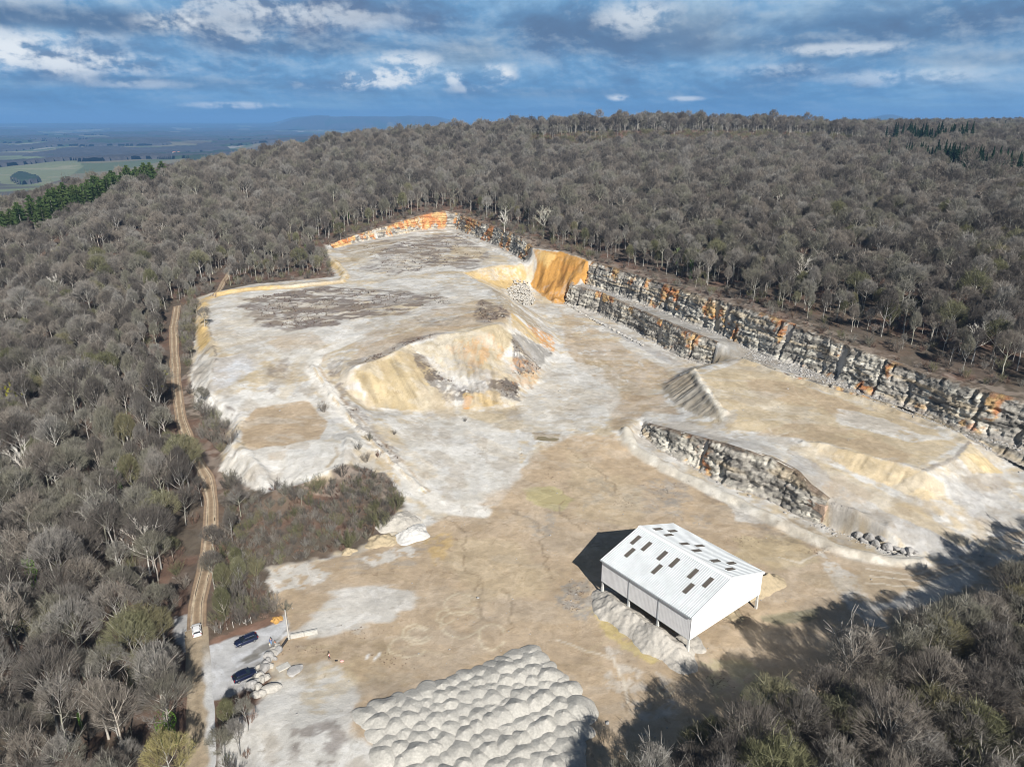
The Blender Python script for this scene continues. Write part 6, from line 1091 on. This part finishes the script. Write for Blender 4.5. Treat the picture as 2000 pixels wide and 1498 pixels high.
# ------------------------------------------------------------ valley and far hills
az_ = np.radians(np.arange(-44, 44.01, .13)); rr_ = np.concatenate([np.geomspace(1500, 12000, 520), np.geomspace(12300, 62000, 70)]); AZg, RRg = np.meshgrid(az_, rr_); VXg = np.sin(AZg)*RRg; VYg = np.cos(AZg)*RRg
def vhz(x, y):
    r = np.hypot(x, y); a = np.degrees(np.arctan2(x, y)); z = -126+(fbm(x/1900, y/1900, 201, 4)-.5)*150*sstep(1800, 4500, r)*sstep(60000, 20000, r)
    z = z+60*np.exp(-((a+12.5)/5.5)**2)*np.exp(-((r-7600)/1100)**2); z = z+255*sstep(-18, -14.5, a+(fbm(x/2500, y/2500, 207, 3)-.5)*2)*sstep(-3, -6.5, a)*sstep(17000, 19500, r)*(1+.03*np.sin(a*3)); z = z+90*sstep(9000, 30000, r)
    return z+230*np.exp(-((a-26.4)/1.5)**2)*sstep(16000, 20000, r)+190*np.exp(-((a-36.5)/1.6)**2)*sstep(16000, 20000, r)+60*sstep(10, 20, a)*sstep(3000, 9000, r)
VH = vhz(VXg, VYg); wv = fbm(VXg/620+3, VYg/900, 202, 5); pv = vn(VXg/260, VYg/420, 203)
VC = np.zeros(VXg.shape+(3,)); VC[:] = (.10, .125, .07); VC = np.where((pv > .45)[..., None], (.17, .155, .10), VC); VC = np.where((pv > .7)[..., None], (.11, .09, .065), VC); VC = np.where((pv < .2)[..., None], (.26, .25, .22), VC)  # field colours darkened to stand in for cloud shadow over the valley
fld = [tuple(at(u, v, -126)[:2]) for u, v in ((-120,372),(-60,335),(60,330),(150,322),(164,336),(120,352),(60,366),(10,378),(-60,392))]; fi = inside(VXg, VYg, fld); VC = np.where(fi[..., None], np.array((.17, .19, .11)), VC); VC = np.where((fi & (fbm(VXg/160, VYg/60, 209, 2) > .6))[..., None], np.array((.22, .22, .145)), VC)
fieldM = stone_mat('valley_field', True, s1=.02, s2=.1, bump=0, speck=.18); tag(link('valley_floor', grid_mesh('valley_floor', VXg, VYg, VH, VC), fieldM), kind='structure')
cop = [tuple(at(u, v, -126)[:2]) for u, v in ((22,352),(40,345),(72,350),(78,356),(40,360))]
wm = (((wv > .455) | (VXg > 300)) & ~fi & (RRg > 1600)) | inside(VXg, VYg, cop); wm |= (RRg < 2600) & ~fi; wh_ = VH+11+fbm(VXg/26, VYg/26, 204, 3)*13; edge = blur(wm.astype(float), 1.8); WH = np.where(edge > .35, wh_, VH-3); kp = (edge[:-1, :-1] > .25)
WC = np.zeros(VXg.shape+(3,)); WC[:] = (.058, .056, .06); e_ = fbm(VXg/300, VYg/300, 205, 4)[..., None]; WC = WC*(.7+.7*e_); WC = np.where((fbm(VXg/420, VYg/420, 206, 3) > .6)[..., None], np.array((.035, .055, .035)), WC); WC = np.where(inside(VXg, VYg, cop)[..., None], np.array((.03, .05, .035)), WC); WC *= (.75+.5*vn(VXg/17, VYg/17, 208))[..., None]  # wood colour kept extra dark: cloud shadow on the far land is painted in
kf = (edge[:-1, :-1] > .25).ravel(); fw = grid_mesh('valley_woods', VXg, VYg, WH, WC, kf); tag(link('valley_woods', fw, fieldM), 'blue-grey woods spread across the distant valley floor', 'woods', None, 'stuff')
# hamlet
rfM = cl('red_roof', (.36, .15, .09)); hwM = cl('house_wall', (.62, .58, .50))
for k, (u, v) in enumerate(((318,297),(326,298),(332,297),(340,299),(349,298),(345,296))):
    x, y, z = at(u, v, -112); z = float(vhz(np.array(x), np.array(y)))+2; hs = empty('house', (x, y, z), rng.uniform(0, 3), 'tiny pale house with a red roof in the valley hamlet', 'house', 'houses of the valley hamlet'); bm = bmesh.new(); box(bm, -9, 9, -6, 6, 0, 9); bmo('wall', bm, hwM, hs)
    bm = bmesh.new(); V_ = [bm.verts.new(q) for q in ((-9.5, -6.6, 9.02), (9.5, -6.6, 9.02), (9.5, 6.6, 9.02), (-9.5, 6.6, 9.02), (-9.5, 0, 14), (9.5, 0, 14))]; [bm.faces.new([V_[i] for i in f]) for f in ((0, 1, 5, 4), (2, 3, 4, 5), (0, 4, 3), (1, 2, 5), (0, 3, 2, 1))]; bmo('roof', bm, rfM, hs)
# ------------------------------------------------------------ air
bm = bmesh.new(); box(bm, -64000, 64000, -3000, 64000, -134, 330); o = bmo('haze', bm, None); hm_ = bpy.data.materials.new('haze_air'); hm_.use_nodes = True; HN = NT(hm_.node_tree); HN.n.clear(); ho = HN.node('ShaderNodeOutputMaterial'); hv = HN.node('ShaderNodeVolumePrincipled'); hv.inputs['Color'].default_value = (.24, .52, .98, 1); hv.inputs['Density'].default_value = .00007; hv.inputs['Anisotropy'].default_value = .0; HN.l.new(hv.outputs[0], ho.inputs['Volume']); o.data.materials.append(hm_); tag(o, 'thin blue haze filling the distant valley air', 'haze', None, 'stuff')
